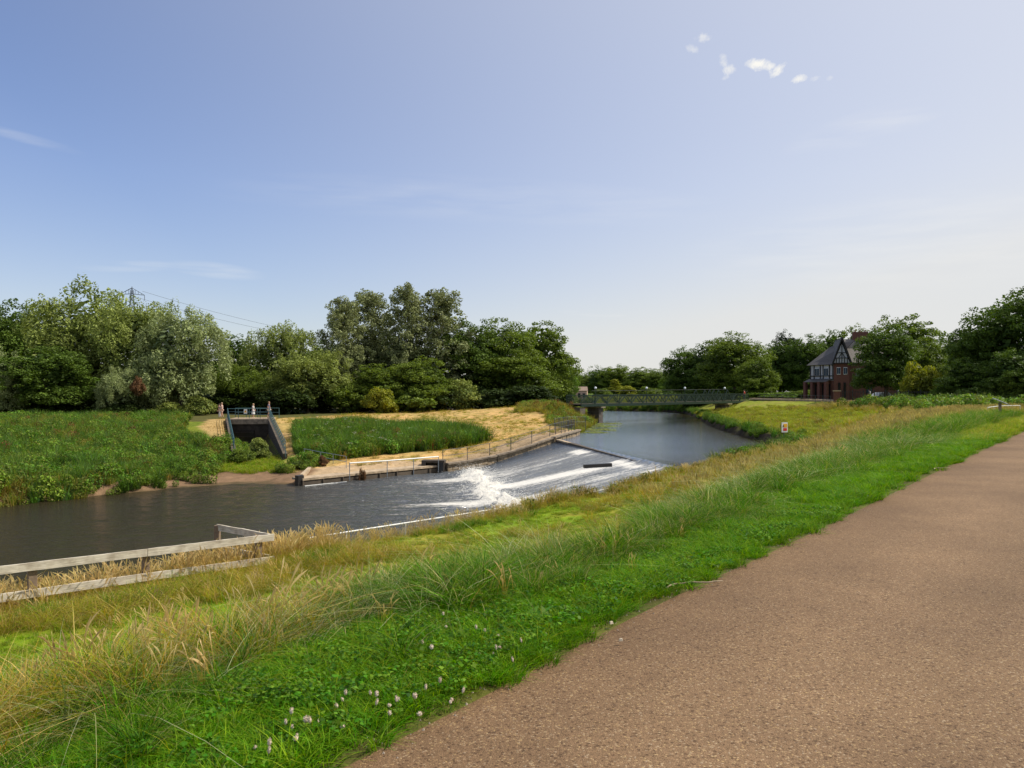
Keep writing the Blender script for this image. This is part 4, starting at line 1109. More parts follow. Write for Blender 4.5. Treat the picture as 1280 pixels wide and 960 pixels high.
put('bank_weeds', 'ochre', sample(-75, -28, 76, 90, 2.0, lambda x, y, u: WEEDL(x, y) * step(fbm(x * .2, y * .2, 24, 3), .4, .55)), .7, 1.2)
put('bank_weeds', 'dock', sample(-75, -18, 34, 90, .06, wl_), .8, 1.2)
put('foreshore_weeds', 'nettle', sample(-27, -19, 43, 56, 3.2, lambda x, y, u: ((poly_dist(WL + [(-23.6, 46.2), (-20.4, 49.2)], x, y)[0] > .5) & (fbm(x * .5, y * .5, 92, 2) > .44) & (x < -19.6)) * 1.0), .35, .9)
put('foreshore_weeds', 'fgreen', sample(-25, -13, 53, 66, 7, lambda x, y, u: (y > 54.2 + 1.6 * fbm(x, y, 5)) & (poly_dist([(-22.3, 56), (-22.6, 63), (-31, 85)], x, y)[0] < 0) & (poly_dist([(-16.6, 56), (-18.9, 62), (-27, 86)], x, y)[0] > 0)), .6, 1.2)
put('foreshore_weeds', 'nettle', sample(-25, -14, 54.0, 62, 4.5, lambda x, y, u: ((fbm(x * .6, y * .6, 7, 2) > .50) & ((x > -17.2) | (x < -21))) * 1.0), .5, 1.05)
MOUND = [(0.4, 99.5), (4.3, 93), (3.8, 83), (5.4, 76.5), (6.6, 76), (8.3, 85.5), (10.3, 97.5), (11.8, 105), (13.4, 125), (11, 143), (4, 146), (-4, 140), (2, 120)]
mo = lambda x, y, u: in_poly(MOUND, x, y) * 1.0
put('mound_weeds', 'ochre', sample(-5, 15, 75, 148, 1.6, mo), .7, 1.25)
put('mound_weeds', 'nettle', sample(-5, 15, 75, 148, 1.0, lambda x, y, u: mo(x, y, u) * step(fbm(x * .15, y * .15, 31, 3), .42, .55)), .6, 1.2)
put('mound_weeds', 'bank', sample(-5, 15, 75, 148, 1.3, mo), .7, 1.2)
put('mound_weeds', 'dock', sample(-5, 15, 75, 148, .10, mo), .7, 1.1)
LBd = lambda x, y: poly_dist([(x_, y_) for x_, y_ in LB], x, y)[0]
P_ = sample(5, 14, 76, 104, 3.2, lambda x, y, u: band(-LBd(x, y), .1, .3, 1.4, 3.2) * step(fbm(x * .5, y * .5, 3, 2), .4, .5), fr=False)
P_[:, 2] = 2.02
put('water_plants', 'lily', P_, .5, 1.1, tilt=.01)

# --- bramble along the bank by the house
BR = lambda x, y, u: band(u, 1.5, 3.0, 7.5, 10) * step(y, 60, 66) * (1 - step(y, 88, 94)) * step(fbm(x * .2, y * .2, 6, 3), .36, .5)
put('bramble_patch', 'nettle', sample(30, 52, 58, 98, 1.6, BR), .9, 1.7)

# ---- trees: crown = thousands of small leaves gathered in clumps on limbs; unit trees 10 m tall
def crown(kind, seed, nleaf=1.0):  # core leaves are darker: shade inside the crown put into their colour
    r = np.random.default_rng(seed)
    parts = []
    allow = [(1, 1, 1), (.8, .85, .7), (1.15, 1.12, 1.0)]

    def clump(c, rx, rz, n, size, up=.7, hang=0.0, shell=.55, stretch=1.5, cols=allow):
        v, q, cc = leafclump(n, rx, rx, rz, size, cols, int(r.integers(1e9)), up=up, cz=0, shell=shell, hang=hang, stretch=stretch)
        parts.append((v + np.array(c), q, cc))
    if kind == 'dome':
        lobes = [((0, 0, 6.6), 2.5, 2.6)]
        for i in range(9):
            a = i * 2 * pi / 9 + r.uniform(-.3, .3); z = r.uniform(3.0, 6.6); rr = 2.5 * (1 - (max(z - 4.0, 0) / 6.5) ** 1.6) * r.uniform(.8, 1.15)
            lobes.append(((cos(a) * rr, sin(a) * rr, z), r.uniform(1.3, 1.9), r.uniform(1.2, 1.8)))
        for i in range(6):
            a = r.uniform(0, 2 * pi); lobes.append(((cos(a) * 1.9, sin(a) * 1.9, r.uniform(1.6, 3.0)), 1.5, 1.2))
        per, cr, n, size = 38, .50, int(50 * nleaf), .125
        for (c, R_, Rz) in lobes:
            for _i in range(per):
                d = r.normal(size=3); d /= np.linalg.norm(d)
                if d[2] < -.5: d[2] *= -1
                p_ = np.array(c) + d * np.array([R_, R_, Rz]) * r.uniform(.78, 1.08)
                k_ = r.uniform(.7, 1.25)
                br = r.uniform(.75, 1.2)
                clump(p_, cr * k_, cr * k_ * .62, n, size, cols=[(br, br, br), (.85 * br, .9 * br, .8 * br), (1.15 * br, 1.1 * br, br)])
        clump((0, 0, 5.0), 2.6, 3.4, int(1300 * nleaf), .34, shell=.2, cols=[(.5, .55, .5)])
    elif kind == 'willow':
        lobes = [((0, 0, 6.8), 2.3, 2.6)]
        for i in range(8):
            a = i * 2 * pi / 8 + r.uniform(-.4, .4); z = r.uniform(3.2, 7.0); rr = 2.4 * (1 - (max(z - 4.5, 0) / 6) ** 2) * r.uniform(.8, 1.2)
            lobes.append(((cos(a) * rr, sin(a) * rr, z), r.uniform(1.1, 1.6), r.uniform(1.3, 2.1)))
        for i in range(6):
            a = r.uniform(0, 2 * pi); lobes.append(((cos(a) * 2.1, sin(a) * 2.1, r.uniform(1.5, 2.8)), 1.3, 1.3))
        for (c, R_, Rz) in lobes:
            for _i in range(30):
                d = r.normal(size=3); d /= np.linalg.norm(d)
                if d[2] < -.6: d[2] *= -1
                p_ = np.array(c) + d * np.array([R_, R_, Rz]) * r.uniform(.75, 1.1)
                br = r.uniform(.75, 1.2)
                clump(p_, .38 * r.uniform(.7, 1.3), .68 * r.uniform(.7, 1.3), int(62 * nleaf), .092, up=.3, hang=1.3, stretch=2.4, cols=[(br, br, br), (.85 * br, .88 * br, .8 * br), (1.15 * br, 1.15 * br, 1.15 * br)])
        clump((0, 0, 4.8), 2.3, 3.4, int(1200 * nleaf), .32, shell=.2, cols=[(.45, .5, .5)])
    elif kind == 'poplar':
        for i in range(46):
            z = 2.2 + 7.6 * (i / 46) ** .9; a = i * 2.4 + r.uniform(-.4, .4)
            rr = 1.9 * (1 - ((z - 4.5) / 6.0) ** 2) * r.uniform(.35, 1.15)
            c = (cos(a) * rr, sin(a) * rr, z)
            for _i in range(11):
                d = r.normal(size=3); d /= np.linalg.norm(d)
                p_ = np.array(c) + d * np.array([.62, .62, .55])
                br = r.uniform(.75, 1.2)
                clump(p_, .30, .26, int(44 * nleaf), .10, up=.4, hang=.3, cols=[(br, br, br), (.8 * br, .85 * br, .75 * br), (1.25 * br, 1.25 * br, 1.3 * br)])
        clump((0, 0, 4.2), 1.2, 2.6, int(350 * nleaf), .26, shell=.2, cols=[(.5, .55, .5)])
    elif kind == 'bush':
        for i in range(13):
            a = r.uniform(0, 2 * pi); rr = r.uniform(.6, 3.4); z = r.uniform(1.6, 7.0) * (1 - rr / 7)
            for _i in range(13):
                d = r.normal(size=3); d /= np.linalg.norm(d); d[2] = abs(d[2]) * .9 - .1
                p_ = np.array((cos(a) * rr, sin(a) * rr, z)) + d * np.array([1.7, 1.7, 2.0])
                br = r.uniform(.75, 1.2)
                clump(p_, .8, .65, int(42 * nleaf), .28, cols=[(br, br, br), (.85 * br, .9 * br, .8 * br), (1.2 * br, 1.15 * br, br)])
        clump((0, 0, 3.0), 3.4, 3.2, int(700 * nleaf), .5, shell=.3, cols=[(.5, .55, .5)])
    elif kind == 'pine':
        for i in range(60):
            z = 3.5 + 6.2 * (i / 60); a = i * 2.4; rr = (10.3 - z) * .30 * r.uniform(.6, 1.2)
            c = (cos(a) * rr, sin(a) * rr, z)
            for _i in range(4): clump(np.array(c) + r.normal(size=3) * .22, .42, .18, int(34 * nleaf), .13, up=1.0, stretch=2.2)
    g = join(*parts)
    v = g[0]; v[:, 2] = np.maximum(v[:, 2], .06 if kind == 'bush' else .25)
    return v, g[1], g[2]


def trunk_mesh(name, seed, kind, mat):
    r = random.Random(seed); mb = MB()
    H_ = {'dome': 6.5, 'willow': 6.5, 'poplar': 9.0, 'pine': 9.4, 'bush': 2.5}[kind]; R0 = {'dome': .27, 'willow': .27, 'poplar': .15, 'pine': .2, 'bush': .14}[kind]
    p = Vector((0, 0, -.3)); k = 7
    for i in range(k):
        q = p + Vector((r.uniform(-.16, .16), r.uniform(-.16, .16), (H_ + .3) / k))
        mb.tube(p, q, R0 * (1 - i / k * .8) * (1.25 if i == 0 else 1), R0 * (1 - (i + 1) / k * .8), 8, False)
        if i >= (1 if kind in ('bush', 'willow') else 2):
            for j in range(2 if kind != 'poplar' else 3):
                a = r.uniform(0, 2 * pi); L_ = r.uniform(1.2, 2.5) * (1 - i / k * .5) * (.7 if kind == 'poplar' else 1)
                m_ = q + Vector((cos(a) * L_ * .5, sin(a) * L_ * .5, L_ * (.45 if kind != 'poplar' else .8)))
                e_ = m_ + Vector((cos(a) * L_ * .5, sin(a) * L_ * .5, L_ * .35))
                w_ = R0 * (1 - i / k * .8) * .45
                mb.tube(q, m_, w_, w_ * .65, 6, False); mb.tube(m_, e_, w_ * .65, w_ * .2, 5, False)
        p = q
    return mb.mesh(name, mat)


LEAFM = {'dark': 'leaf_dark', 'mid': 'leaf_mid', 'green': 'leaf_green', 'willow': 'leaf_willow', 'olive': 'leaf_olive', 'poplar': 'leaf_poplar', 'yellow': 'leaf_yellow', 'brown': 'leaf_brown', 'pine': 'leaf_pine'}
CROWNS = {}
for kd, ns in (('dome', 4), ('willow', 3), ('poplar', 3), ('bush', 3), ('pine', 1)):
    for sd in range(ns):
        g = crown(kd, 100 + sd)
        CROWNS[(kd, sd)] = (np_mesh(kd + ' crown', g[0], quads=g[1], col=g[2]), trunk_mesh(kd + ' trunk', sd, kd, M['pale_bark'] if kd == 'poplar' else M['bark']))
        CROWNS[(kd, sd)][0].materials.append(M['leaf_mid'])
# width of each unit crown
CW = {k: float(np.ptp([v.co.x for v in m_[0].vertices][::7])) * .96 for k, m_ in CROWNS.items()}
tcount = {}


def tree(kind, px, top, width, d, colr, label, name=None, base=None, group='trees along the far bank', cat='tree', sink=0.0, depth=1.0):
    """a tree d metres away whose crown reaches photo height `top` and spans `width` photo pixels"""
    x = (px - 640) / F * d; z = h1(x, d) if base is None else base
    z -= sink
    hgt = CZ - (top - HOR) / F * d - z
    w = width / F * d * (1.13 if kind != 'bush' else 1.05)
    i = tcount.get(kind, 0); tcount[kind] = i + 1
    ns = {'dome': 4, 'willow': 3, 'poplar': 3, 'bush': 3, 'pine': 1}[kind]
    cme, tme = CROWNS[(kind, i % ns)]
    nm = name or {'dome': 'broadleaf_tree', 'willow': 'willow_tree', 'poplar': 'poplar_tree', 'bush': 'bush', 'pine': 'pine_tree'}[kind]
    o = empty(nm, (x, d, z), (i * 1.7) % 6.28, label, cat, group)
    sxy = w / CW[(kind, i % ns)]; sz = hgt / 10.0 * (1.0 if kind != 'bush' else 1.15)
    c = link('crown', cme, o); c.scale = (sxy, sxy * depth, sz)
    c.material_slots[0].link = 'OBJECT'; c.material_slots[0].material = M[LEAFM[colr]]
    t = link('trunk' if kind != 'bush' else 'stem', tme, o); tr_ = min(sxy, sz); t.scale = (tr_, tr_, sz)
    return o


M['leaf_shade'] = leaf_mat('shade painted leaves', (.04, .062, .014), var=0.0, trans=0.15)  # undergrowth shade below the wood is painted into this darker leaf colour
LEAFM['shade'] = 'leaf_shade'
GL = 'trees along the left bank'; GR = 'trees behind the right bank'; GF = 'trees beyond the footbridge'; GU = 'bushes under the left bank trees'
# left bank, from left to right
tree('dome', -30, 372, 110, 118, 'dark', 'dark tree cut by the left edge of the photo', group=GL)
tree('dome', 22, 362, 100, 124, 'dark', 'dark broadleaf tree rising at the far left behind the willows', group=GL)
tree('willow', -8, 428, 70, 96, 'willow', 'low grey green willow at the left edge above the weedy bank', group=GL)
tree('dome', 58, 425, 120, 98, 'dark', 'dark low sycamore in front of the tall left willows', group=GL)
tree('willow', 108, 344, 140, 112, 'olive', 'tallest broad olive willow on the left, its top above the others', group=GL)
tree('willow', 172, 362, 104, 108, 'olive', 'olive willow whose crown hides the pylon', group=GL)
tree('willow', 226, 374, 104, 104, 'willow', 'silvery willow hanging over the bank left of the sluice bridge', group=GL)
tree('willow', 152, 455, 60, 98, 'willow', 'small pale willow low in front of the olive willow', group=GL)
tree('bush', 172, 462, 18, 96, 'brown', 'withered brown bush among the left willows', name='withered_bush', group=GU, cat='bush', base=5.6, sink=0)
tree('dome', 296, 408, 76, 126, 'dark', 'dark rounded tree right behind the sluice bridge', group=GL)
tree('dome', 255, 430, 70, 122, 'dark', 'dark tree half hidden behind the silvery willow', group=GL)
tree('willow', 352, 394, 84, 122, 'olive', 'olive tree with a small raised tuft on top', group=GL)
tree('willow', 385, 430, 96, 113, 'olive', 'grey green lower tree right of the sluice bridge', group=GL)
tree('poplar', 430, 374, 64, 120, 'poplar', 'thin pale poplar with its bare white trunk showing', group=GL)
tree('poplar', 462, 364, 64, 128, 'poplar', 'slender poplar behind the one with the white trunk', group=GL)
tree('poplar', 508, 360, 62, 124, 'poplar', 'open airy poplar with sky showing through the crown', group=GL)
tree('poplar', 550, 364, 80, 126, 'poplar', 'fullest poplar, right of the airy one', group=GL)
tree('dome', 488, 402, 88, 132, 'dark', 'dark tree filling the gap behind the poplars', group=GL)
tree('dome', 405, 418, 80, 134, 'dark', 'dark tree behind the pale poplar', group=GL)
tree('dome', 470, 448, 84, 114, 'mid', 'mid green tree at the foot of the poplars', group=GL)
tree('dome', 528, 440, 78, 116, 'mid', 'green bushy tree under the fullest poplar', group=GL)
tree('willow', 300, 452, 70, 112, 'mid', 'low dull tree behind the rail of the sluice bridge', group=GL)
tree('dome', 588, 388, 90, 128, 'dark', 'dark oak right beside the poplars', group=GL)
tree('dome', 632, 388, 96, 132, 'mid', 'tall green oak behind the walker in white', group=GL)
tree('dome', 676, 390, 88, 138, 'mid', 'rounded bright oak at the right end of the left wood', group=GL)
tree('dome', 645, 434, 100, 126, 'mid', 'lower oak limbs tree in front of the tall green oak', group=GL)
tree('dome', 700, 432, 50, 150, 'green', 'small oak by the pink cottage', group=GL)
tree('bush', 578, 468, 44, 116, 'olive', 'round olive willow bush beside the walker in white', name='willow_bush', group=GU, cat='bush')
tree('bush', 435, 468, 60, 112, 'mid', 'dull olive bush behind the dry bank, below the white trunk', group=GU, cat='bush')
tree('bush', 477, 473, 44, 108, 'yellow', 'yellow tinged bush below the poplars', group=GU, cat='bush')
tree('bush', 520, 475, 60, 112, 'mid', 'green bush below the fullest poplar', group=GU, cat='bush')
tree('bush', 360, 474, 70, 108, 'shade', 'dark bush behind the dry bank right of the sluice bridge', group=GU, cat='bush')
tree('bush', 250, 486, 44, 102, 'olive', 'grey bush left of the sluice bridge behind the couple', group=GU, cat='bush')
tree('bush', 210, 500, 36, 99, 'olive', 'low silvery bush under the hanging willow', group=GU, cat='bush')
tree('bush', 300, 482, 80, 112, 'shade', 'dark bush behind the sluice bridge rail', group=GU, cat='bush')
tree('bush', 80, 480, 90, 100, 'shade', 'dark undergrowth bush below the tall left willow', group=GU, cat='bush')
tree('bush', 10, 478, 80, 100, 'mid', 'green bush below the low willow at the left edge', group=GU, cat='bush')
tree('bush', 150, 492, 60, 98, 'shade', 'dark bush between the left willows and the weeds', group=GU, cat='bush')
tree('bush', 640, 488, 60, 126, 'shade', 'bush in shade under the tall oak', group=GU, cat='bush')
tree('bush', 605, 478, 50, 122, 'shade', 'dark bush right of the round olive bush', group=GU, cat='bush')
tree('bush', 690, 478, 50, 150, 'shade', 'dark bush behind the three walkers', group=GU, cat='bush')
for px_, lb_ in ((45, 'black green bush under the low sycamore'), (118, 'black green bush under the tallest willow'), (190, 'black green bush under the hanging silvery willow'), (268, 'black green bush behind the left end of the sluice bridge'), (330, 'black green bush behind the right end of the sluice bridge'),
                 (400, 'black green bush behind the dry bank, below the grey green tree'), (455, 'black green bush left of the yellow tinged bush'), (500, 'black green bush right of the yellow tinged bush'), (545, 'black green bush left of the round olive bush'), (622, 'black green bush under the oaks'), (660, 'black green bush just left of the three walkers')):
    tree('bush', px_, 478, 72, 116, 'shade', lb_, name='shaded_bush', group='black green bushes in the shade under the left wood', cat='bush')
tree('bush', 735, 488, 34, 140, 'mid', 'bush left of the footbridge, below the cottage', group=GU, cat='bush')
# beyond the footbridge
far = [('dome', 728, 464, 34, 250, 'mid', 'small distant tree left of the gap beyond the bridge'), ('dome', 752, 456, 46, 245, 'dark', 'dark rounded tree at the left of the distant wood'),
       ('dome', 772, 452, 44, 240, 'mid', 'tallest rounded tree of the distant wood'), ('dome', 800, 455, 46, 232, 'mid', 'pale green tree in the middle of the distant wood'),
       ('dome', 824, 458, 40, 225, 'mid', 'distant tree touching the dark right hand wood'), ('dome', 840, 462, 34, 215, 'green', 'small fresh green tree at the foot of the right hand wood'),
       ('pine', 769, 474, 22, 205, 'yellow', 'bright pointed conifer seen just above the footbridge'), ('bush', 752, 481, 26, 200, 'mid', 'bush left of the pointed conifer'),
       ('bush', 786, 480, 26, 200, 'yellow', 'yellow green bush right of the pointed conifer'), ('bush', 812, 479, 30, 200, 'mid', 'green bush above the middle of the footbridge'),
       ('bush', 842, 484, 34, 200, 'dark', 'dark bush above the right half of the footbridge'), ('bush', 720, 484, 24, 190, 'mid', 'bush in front of the pink cottage')]
for k_, px, tp, wd, d_, c_, lb in far: tree(k_, px, tp, wd, d_, c_, lb, group=GF, cat='bush' if k_ == 'bush' else 'tree')
# right bank
tree('dome', 853, 427, 46, 165, 'dark', 'left end tree of the right hand wood with a feathery top', group=GR)
tree('dome', 886, 418, 62, 160, 'dark', 'dark tree behind the right end of the footbridge', group=GR)
tree('dome', 918, 409, 88, 150, 'mid', 'broad pale crowned tree above the right bridge pier', group=GR)
tree('dome', 946, 440, 54, 140, 'mid', 'rounded lighter tree right of the bridge end', group=GR)
tree('dome', 980, 406, 40, 170, 'pine', 'black pine poking above the right hand wood', group=GR)
tree('dome', 975, 418, 66, 165, 'dark', 'dark tree under the black pine', group=GR)
tree('dome', 1010, 412, 60, 160, 'dark', 'dark tree just left of the house gable', group=GR)
tree('dome', 1042, 402, 56, 168, 'dark', 'tree rising behind the house roof on its left', group=GR)
tree('dome', 1072, 398, 56, 160, 'mid', 'lighter tree rising behind the chimney', group=GR)
tree('dome', 1128, 382, 104, 150, 'mid', 'big rounded tree behind the house, highest of its group', group=GR)
tree('dome', 1108, 400, 92, 108, 'dark', 'large tree in front of the house hiding its right half', group=GR, depth=.9)
tree('dome', 1160, 412, 66, 112, 'mid', 'mid green tree right of the house tree', group=GR)
tree('bush', 1152, 438, 44, 100, 'yellow', 'yellow leaved tree over the railings', name='yellow_tree', group=GR, cat='tree')
tree('dome', 1196, 408, 62, 118, 'dark', 'dark tree left of the big black tree', group=GR)
tree('bush', 1188, 462, 42, 92, 'green', 'fresh green shrub against the dark trees on the right', group=GR, cat='bush')
tree('dome', 1238, 372, 100, 96, 'dark', 'big dark tree near the right edge', group=GR)
tree('dome', 1288, 342, 130, 90, 'dark', 'tallest dark tree cut by the right edge of the photo', group=GR)
tree('dome', 1215, 440, 80, 90, 'dark', 'low dark tree in front of the big dark one', group=GR)
tree('dome', 1268, 430, 70, 84, 'dark', 'low dark tree behind the brick pillar', group=GR)
for px, tp, wd, d_, c_, lb in [(868, 484, 44, 150, 'dark', 'dark bush at the left foot of the right hand wood'), (905, 482, 50, 148, 'dark', 'dark bush behind the right bridge lamp'),
                               (948, 488, 40, 136, 'green', 'fresh green bush right of the bridge end'), (975, 489, 44, 134, 'green', 'fresh green bush left of the forecourt'),
                               (1000, 484, 34, 140, 'mid', 'bush at the left corner of the house'), (1160, 478, 50, 100, 'dark', 'dark bush behind the railings under the yellow tree'),
                               (1215, 480, 60, 86, 'dark', 'dark hedge bush behind the information board'), (1262, 482, 50, 84, 'dark', 'dark hedge bush by the brick pillar'), (1130, 486, 40, 98, 'dark', 'dark bush under the large house tree')]:
    tree('bush', px, tp, wd, d_, c_, lb, group='bushes behind the right bank', cat='bush')
# the low wood that closes the view far behind everything
SRC['wood'] = [source('distant_crown', crown('dome', 400 + i, .35), M['leaf_dark']) for i in range(2)]
fx_, fy_ = [], []
for i in range(420):
    a_ = random.uniform(-.8, .8); r_ = random.uniform(270, 400); fx_.append(r_ * sin(a_)); fy_.append(r_ * cos(a_))
fx_, fy_ = np.array(fx_), np.array(fy_); P_ = np.stack([fx_, fy_, H(fx_, fy_)], -1)
scatter('distant_wood', 'wood', P_, RNG.uniform(1.0, 1.25, len(P_)) * 1.0, tilt=.02, zs=RNG.uniform(.85, 1.05, len(P_)))
# shrubs on the banks
tree('bush', 325, 543, 27, 64, 'olive', 'small willow shrub growing in the mouth of the sluice', name='shrub', group='shrubs by the sluice', cat='shrub')
tree('bush', 303, 556, 32, 60, 'mid', 'green shrub left of the sluice mouth by the sandy beach', name='shrub', group='shrubs by the sluice', cat='shrub')
tree('bush', 375, 572, 30, 57, 'mid', 'green shrub right of the beach behind the low wing wall', name='shrub', group='shrubs by the sluice', cat='shrub')
tree('bush', 404, 567, 12, 56, 'brown', 'rust red shrub beside the light handrail', name='shrub', group='shrubs by the sluice', cat='shrub')
tree('bush', 453, 578, 9, 53, 'brown', 'dead brown shrub growing from the ledge', name='shrub', group='shrubs by the sluice', cat='shrub')
tree('bush', 1001, 541, 34, 47, 'dark', 'dark bush on the bank right of the warning sign', name='shrub', group='shrubs by the warning sign', cat='shrub')
tree('bush', 1022, 546, 30, 45, 'mid', 'green bush half hidden in the ochre grass right of the sign', name='shrub', group='shrubs by the warning sign', cat='shrub')
tree('bush', 723, 528, 14, 88, 'mid', 'willow shrub at the water edge left of the bridge pier', name='shrub', group='shrubs by the pier', cat='shrub')
tree('bush', 300, 652, 17, 20.5, 'green', 'fresh green plant beside the end of the wooden fence', name='shrub', group='plants by the fence', cat='shrub')

# ---- white clover flowers beside the path
def clover_mesh():
    mb = MB(); mb.tube((0, 0, 0), (.008, 0, .075), .0012, .001, 5); st = len(mb.f)
    mb.ball((.008, 0, .083), .0105, 8, 6, .95)
    r = random.Random(3)
    for i in range(26):
        t = r.uniform(-.3, 1.4); a = r.uniform(0, 2 * pi); d = Vector((cos(t) * cos(a), cos(t) * sin(a), sin(t)))
        c = Vector((.008, 0, .083)) + d * .009
        mb.tube(c, c + d * .005 + Vector((0, 0, .0015)), .0022, .0007, 4)
    me = mb.mesh('clover_flower'); me.materials.append(M['stem']); me.materials.append(M['petal'])
    for i, p in enumerate(me.polygons): p.material_index = 0 if i < st else 1
    return me


M['stem'] = simple_mat('green stem', (.08, .16, .03), .6, .2, 20, 0)
M['petal'] = simple_mat('clover petals', (.72, .66, .52), .7, .3, 60, 0, col2=(.55, .36, .25))
cm = clover_mesh()
FL = [(365, 913), (333, 945), (392, 913), (360, 903), (358, 912), (380, 912), (401, 903), (315, 930), (333, 952), (378, 928), (374, 925), (430, 912), (432, 875), (427, 887), (437, 878), (465, 873), (468, 880), (487, 883), (495, 880),
      (488, 895), (462, 892), (523, 878), (531, 870), (497, 888), (521, 895), (564, 880), (563, 876), (598, 792), (607, 793), (620, 815), (622, 820), (597, 820), (614, 818), (645, 835), (657, 810), (684, 795), (528, 812), (535, 820), (627, 797), (552, 775), (560, 785), (571, 875), (548, 862)]
for (px, py) in FL:
    dx, dy = (px - 640) / F, (py - HOR) / F
    t = 1.5 / dy
    for _k in range(6):
        z = h1(dx * t, t) + .06; t = (CZ - z) / dy
    o = link('clover_flower', cm)
    o.location = (dx * t, t, h1(dx * t, t) - .005); s0 = random.choice((.5, .62, .75, .85, 1.05)); o.scale = (s0, s0, random.uniform(.8, 1.5)); o.rotation_euler = (random.gauss(0, .15), random.gauss(0, .15), random.uniform(0, 6))
    tag(o, 'small white clover flower in the short grass beside the path', 'clover flower', 'clover flowers in the verge')

# ================================================================== built things
# ---- wooden fence in the foreground
fa, fb = Vector((-9.6, 14.4, 0)), Vector((-5.72, 18.0, 0)); fd = (fb - fa).normalized(); fnr = Vector((fd.y, -fd.x, 0))
FZT, FZB = 2.72, 2.20
fence = empty('wooden_fence', (fa.x, fa.y, h1(fa.x, fa.y)), 0, 'weathered pale two rail wooden fence at the lower left', 'fence')
foff = Vector(fence.location)


def rail(a, b, z0, z1, name='rail', t=.045, h=.155):
    A_ = Vector((a.x, a.y, z0)); B_ = Vector((b.x, b.y, z1)); L_ = (B_ - A_).length
    r = random.Random(int(a.x * 100) + int(z0 * 10)); n_ = 14; vs = []
    for i in range(n_ + 1):
        x = L_ * i / n_; w1 = r.uniform(-.004, .004); w2 = r.uniform(-.004, .004); s_ = r.uniform(-.003, .003)
        vs += [(x, -t / 2 + s_, -h / 2 + w1), (x, t / 2 + s_, -h / 2 + w1), (x, t / 2 + s_, h / 2 + w2), (x, -t / 2 + s_, h / 2 + w2)]
    fs = [(4 * i + j, 4 * i + 4 + j, 4 * i + 4 + (j + 1) % 4, 4 * i + (j + 1) % 4) for i in range(n_) for j in range(4)] + [(0, 1, 2, 3), (4 * n_ + 3, 4 * n_ + 2, 4 * n_ + 1, 4 * n_)]
    me = bpy.data.meshes.new(name); me.from_pydata(vs, [], fs); me.materials.append(M['wood'])
    o = bpy.data.objects.new(name, me); COL.objects.link(o); o.parent = fence
    d_ = (B_ - A_).normalized(); o.location = A_ - foff
    o.rotation_euler = (0, -math.asin(d_.z), math.atan2(d_.y, d_.x))
    return o


f0 = fa - fd * 3.6
mid1 = fa + fd * 2.58
for zt, dz in ((FZT, 0), (FZB, .01)):
    rail(f0 + fnr * .10, mid1 + fnr * .10, zt + .10, zt + .02 + dz)
    rail(mid1 + fd * .012 + fnr * .102, fb + fd * .10 + fnr * .10, zt + .02 + dz, zt - .02)
for k_, w in ((-3.3, .15), (.52, .15), (2.58, .13), (5.05, .14)):
    p_ = fa + fd * k_; zb = h1(p_.x, p_.y)
    mb = MB().box((0, 0, (FZT + .02 - zb) / 2 - .12), (w, w, FZT + .02 - zb + .25 + .06), rz=math.atan2(fd.y, fd.x))
    o = mb.build('post', M['post_wood'], fence, bevel=.008); o.location = (p_.x - foff.x, p_.y - foff.y, zb - foff.z)
fe = fb - fnr * 2.1 - fd * .35
rail(fb + fd * .03, fe, FZT - .02, FZT - .02); rail(fb + fd * .03, fe, FZB, FZB - .03)
mb = MB().box((0, 0, .5), (.13, .13, 1.2)); o = mb.build('post', M['post_wood'], fence, bevel=.008); o.location = (fe.x - foff.x, fe.y - foff.y, FZT - 1.07 - foff.z)


# ---- railings
def railing(name, pts, hgt, nrails, mat, label, spacing=2.0, rr=.024, pr=.024, cat='railing', mesh=False, group=None, topmat=None, ends=True):
    """posts, rails and (if any) wire mesh panels along a line of ground points"""
    root = empty(name, pts[0], 0, label, cat, group); off = Vector(pts[0])
    P_ = [Vector(p) for p in pts]
    tops = []
    for i in range(len(P_) - 1):
        a, b = P_[i], P_[i + 1]; n_ = max(1, round((b - a).length / spacing))
        for j in range(n_ + (1 if i == len(P_) - 2 else 0)): tops.append(a + (b - a) * j / n_)
    for p in tops:
        MB().tube((0, 0, -.25), (0, 0, hgt), pr, n=7).build('post', mat, root).location = p - off
    for i in range(len(tops) - 1):
        a, b = tops[i] - off, tops[i + 1] - off
        for k_ in range(nrails):
            z = hgt * (1 - k_ * (.9 / max(1, nrails)))
            MB().tube(a + Vector((0, 0, z)), b + Vector((0, 0, z)), rr, n=6).build('rail', (topmat or mat) if k_ == 0 else mat, root)
        if mesh:
            mb = MB(); L_ = (b - a).length; nv = int(L_ / .10); nh = int((hgt - .1) / .10); w = .007
            for v in range(1, nv):
                q = a + (b - a) * v / nv; mb.bar(q + Vector((0, 0, .06)), q + Vector((0, 0, hgt - .03)), w)
            for h_ in range(nh): z = .08 + h_ * .10; mb.bar(a + Vector((0, 0, z)), b + Vector((0, 0, z)), w)
            mb.build('mesh_panel', mat, root)
    return root


def G(x, y, dz=0): return (x, y, h1(x, y) + dz)


# near bank: thin white tube rail hidden in the grass
nr = [(-6.2, 20.4), (-1.75, 24.8), (1.85, 28.4), (4.7, 32.2), (7.9, 36.5)]
railing('white_handrail', [(x, y, 1.50 + .03 * i) for i, (x, y) in enumerate(nr)], .60, 1, M['white_paint'], 'long thin white handrail running through the grass on the near bank', 2.4, .024, .018)
